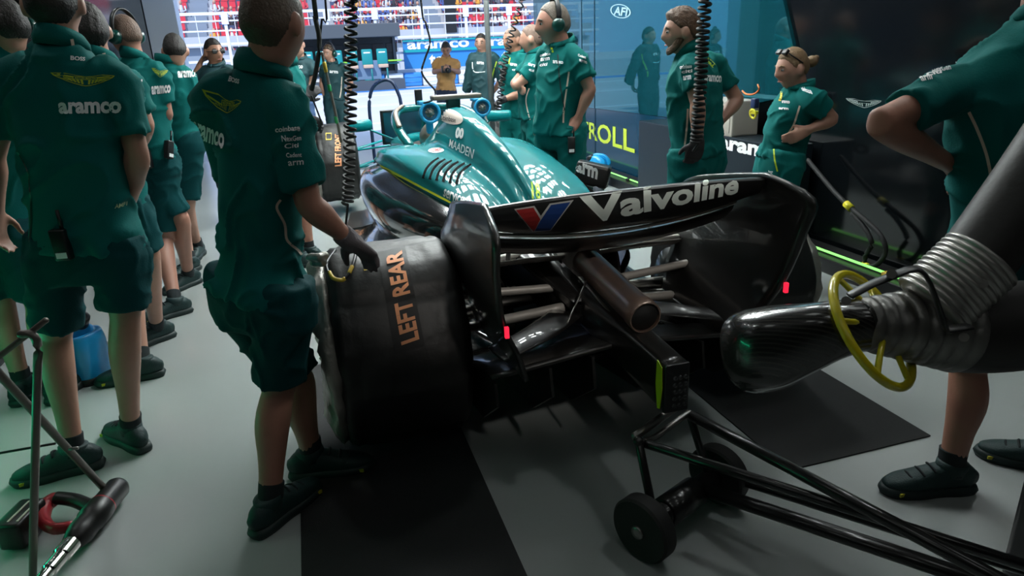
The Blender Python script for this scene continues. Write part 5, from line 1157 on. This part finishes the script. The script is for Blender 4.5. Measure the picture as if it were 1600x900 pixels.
RW = bvh_of([bpy.data.objects['trim_1'], bpy.data.objects['trim_2'], bpy.data.objects['wall_right']])
LT = mat('lime wall lettering', (.55, .68, .05), .5)
lay('wall_lettering', text_bm('STROLL', .02), [(900, 187), (992, 203), (992, 240), (900, 210)], RW, LT, None, .004, 6, 3); tag(bpy.data.objects['wall_lettering'], 'large lime green lettering low on the glossy right wall', 'lettering')
PW_ = mat('pale wall print', (.30, .45, .55), .5)
k_ = [(.5+.5*math.cos(a*math.pi/16), .5+.5*math.sin(a*math.pi/16)) for a in range(32)]; k2 = [(.5+.44*math.cos(a*math.pi/16), .5+.44*math.sin(a*math.pi/16)) for a in range(32)]
o = lay('wall_emblem', poly_bm([[k_[i], k_[(i+1) % 32], k2[(i+1) % 32], k2[i]] for i in range(32)]), [(954, 5), (986, 8), (986, 31), (954, 26)], RW, PW_, None, .004, 4, 4, u=False); tag(o, 'pale round outline with letters high on the glossy teal wall panel', 'emblem')
lay('lettering', text_bm('AFI', .03, .2), [(959, 10), (982, 12), (982, 26), (959, 23)], RW, PW_, o, .005, 3, 3)
class _O: pass
oo = dict(bvh=RW, shirt=None); GM = mat('grey wing print', (.22, .27, .26), .5)
pl_ = [[(0, .95), (.45, .8), (.5, .1), (.3, .3)], [(1, .95), (.55, .8), (.5, .1), (.7, .3)]]
o = lay('wing_emblem', poly_bm(wing_polys(True)), [(1322, 153), (1378, 157), (1378, 170), (1322, 167)], RW, GM, None, .004, 4, 3, u=False)
if o: tag(o, 'grey wing shaped emblem on the black right wall', 'emblem')
# ---- hoses hanging from the ceiling
def coil(pix, dh, rpx, turns, label, rod=None, dense_=2.0):
    C0 = [onh(x, y, dh) for x, y in pix]; top = V((C0[0].x, C0[0].y, 3.1)); r = rpx*dh/FPX
    D = [V(p) for p in dense([tuple(p) for p in C0], 16)]; n = int(turns*12); pts = []
    for i in range(n+1):
        u = 1-(1-i/n)**1.0; u = u**(1/dense_) if dense_ != 1 else u; f = u*(len(D)-1); k = min(int(f), len(D)-2); p = D[k].lerp(D[k+1], f-k); t = (D[k+1]-D[k]).normalized(); s_, u_ = basis(t, (1, 0, 0)); a = 2*math.pi*i/12
        pts.append(p+(s_*math.cos(a)+u_*math.sin(a))*r)
    t = thing('coiled_hose', tuple(top), label, 'hose', None); b = B(); tube(b, pts, r*.30, n=6, sub=1); obj('coil', b, RUBBER, t)
    b = B(); tube(b, [top, C0[0]+V((0, 0, .02)), pts[0]], r*.3, n=6, sub=2); obj('supply_line', b, RUBBER, t)
    if rod: b = B(); tube(b, [pts[-1]]+[onh(x, y, dh) for x, y in rod], r*.25, n=6, sub=2); obj('tail', b, RUBBER, t)
coil([(548, -15), (548, 80), (547, 200), (543, 318)], 3.1, 8.0, 30, 'black coiled hose hanging in front of the left front tyre', [(541, 345), (538, 372)], 1.25)
coil([(1103, -15), (1098, 60), (1094, 140), (1088, 222)], 3.55, 8.0, 27, 'black coiled hose hanging in front of the bearded crew member', [(1083, 236)], 1.2)
coil([(821, -15), (800, 50), (788, 105), (780, 160), (776, 186)], 6.1, 4.2, 26, 'thin coiled hose held by the bald crew member', None, 1.1)
def hose(name, pix, dh, r, m, label, cat='hose', ends=True):
    P = [onh(x, y, dh) for x, y in pix]
    if ends: P = [V((P[0].x, P[0].y, 3.1))]+P
    b = B(); tube(b, P, r, n=8, sub=4); return tag(obj(name, b, m, None), label, cat)
hose('hanging_hose', [(490, -5), (492, 25), (499, 62), (495, 105), (487, 140)], 3.9, .013, RUBBER, 'thick black hose hanging behind the mechanic, held by a gloved hand')
hose('hanging_cable', [(508, -5), (503, 30), (500, 60)], 3.95, .006, RUBBER, 'thin black cable hanging just right of the thick black hose')
o = hose('air_lance', [(503, 82), (509, 110), (517, 145), (526, 185), (533, 222)], 3.92, .008, mat('grey lance', (.16, .15, .13), .4), 'slim grey lance with yellow and green tape hanging by the coiled hose', 'lance', False)
for y0, y1, mm in ((98, 112, YELL), (133, 142, LED), (183, 192, mat('green tape', (.03, .4, .12), .5))):
    b = B(); xx = lambda y: 503+(y-82)*.214; tube(b, [onh(xx(y0), y0, 3.92), onh(xx(y1), y1, 3.92)], .0105, n=8, sub=1); obj('tape', b, mm if mm is not LED else mat('green tape', (.03, .4, .12), .5), o)
hose('hanging_cable', [(657, -5), (665, 35), (672, 66), (664, 92), (659, 112), (668, 128), (680, 142), (676, 156), (662, 161)], 4.9, .007, RUBBER, 'black cable looping down to the handset above the cockpit')
hose('thin_cable', [(487, 150), (493, 166), (504, 195)], 3.92, .005, RUBBER, 'short thin cable running down to the front tyre cover', 'cable', False)
# ---- a green equipment lamp low at the far left
t = thing('equipment_rack', (-2.9, -.3, 0), 'black equipment rack with a green lamp at the left wall', 'rack')
b = B(); bx(b, (-3.15, -1.6, 0), (-2.75, 1.6, 1.05), .02); obj('cabinet', b, BLACK, t, smooth=False)
b = B(); bx(b, (-2.748, -.8, .3), (-2.74, .7, .36)); obj('lamp', b, mat('green lamp', (.02, .4, .2), .3, emit=(.02, 1, .45), es=10), t, smooth=False)

hc = V((-.03, 2.72, .87)); t = thing('racing_helmet', tuple(hc), 'grey brown racing helmet in the cockpit behind the halo', 'helmet')
b = B(); ball(b, hc, (.125, .145, .135), 28, 20); obj('shell', b, mat('grey brown helmet', (.16, .13, .10), .3, var=.6, scale=18, coat=.5), t)
b = B(); tube(b, [hc+V((.118*math.cos(a), .138*math.sin(a), .01)) for a in np.linspace(.35, 2.8, 9)], [(.008, .04)]*9, ref=(0, 0, 1), n=8, sub=2); obj('visor', b, BLACK, t)
b = B(); torus(b, hc+V((0, -.01, -.115)), (0, 0, 1), .085, .016, 28, 8); obj('base_trim', b, BLACK, t)
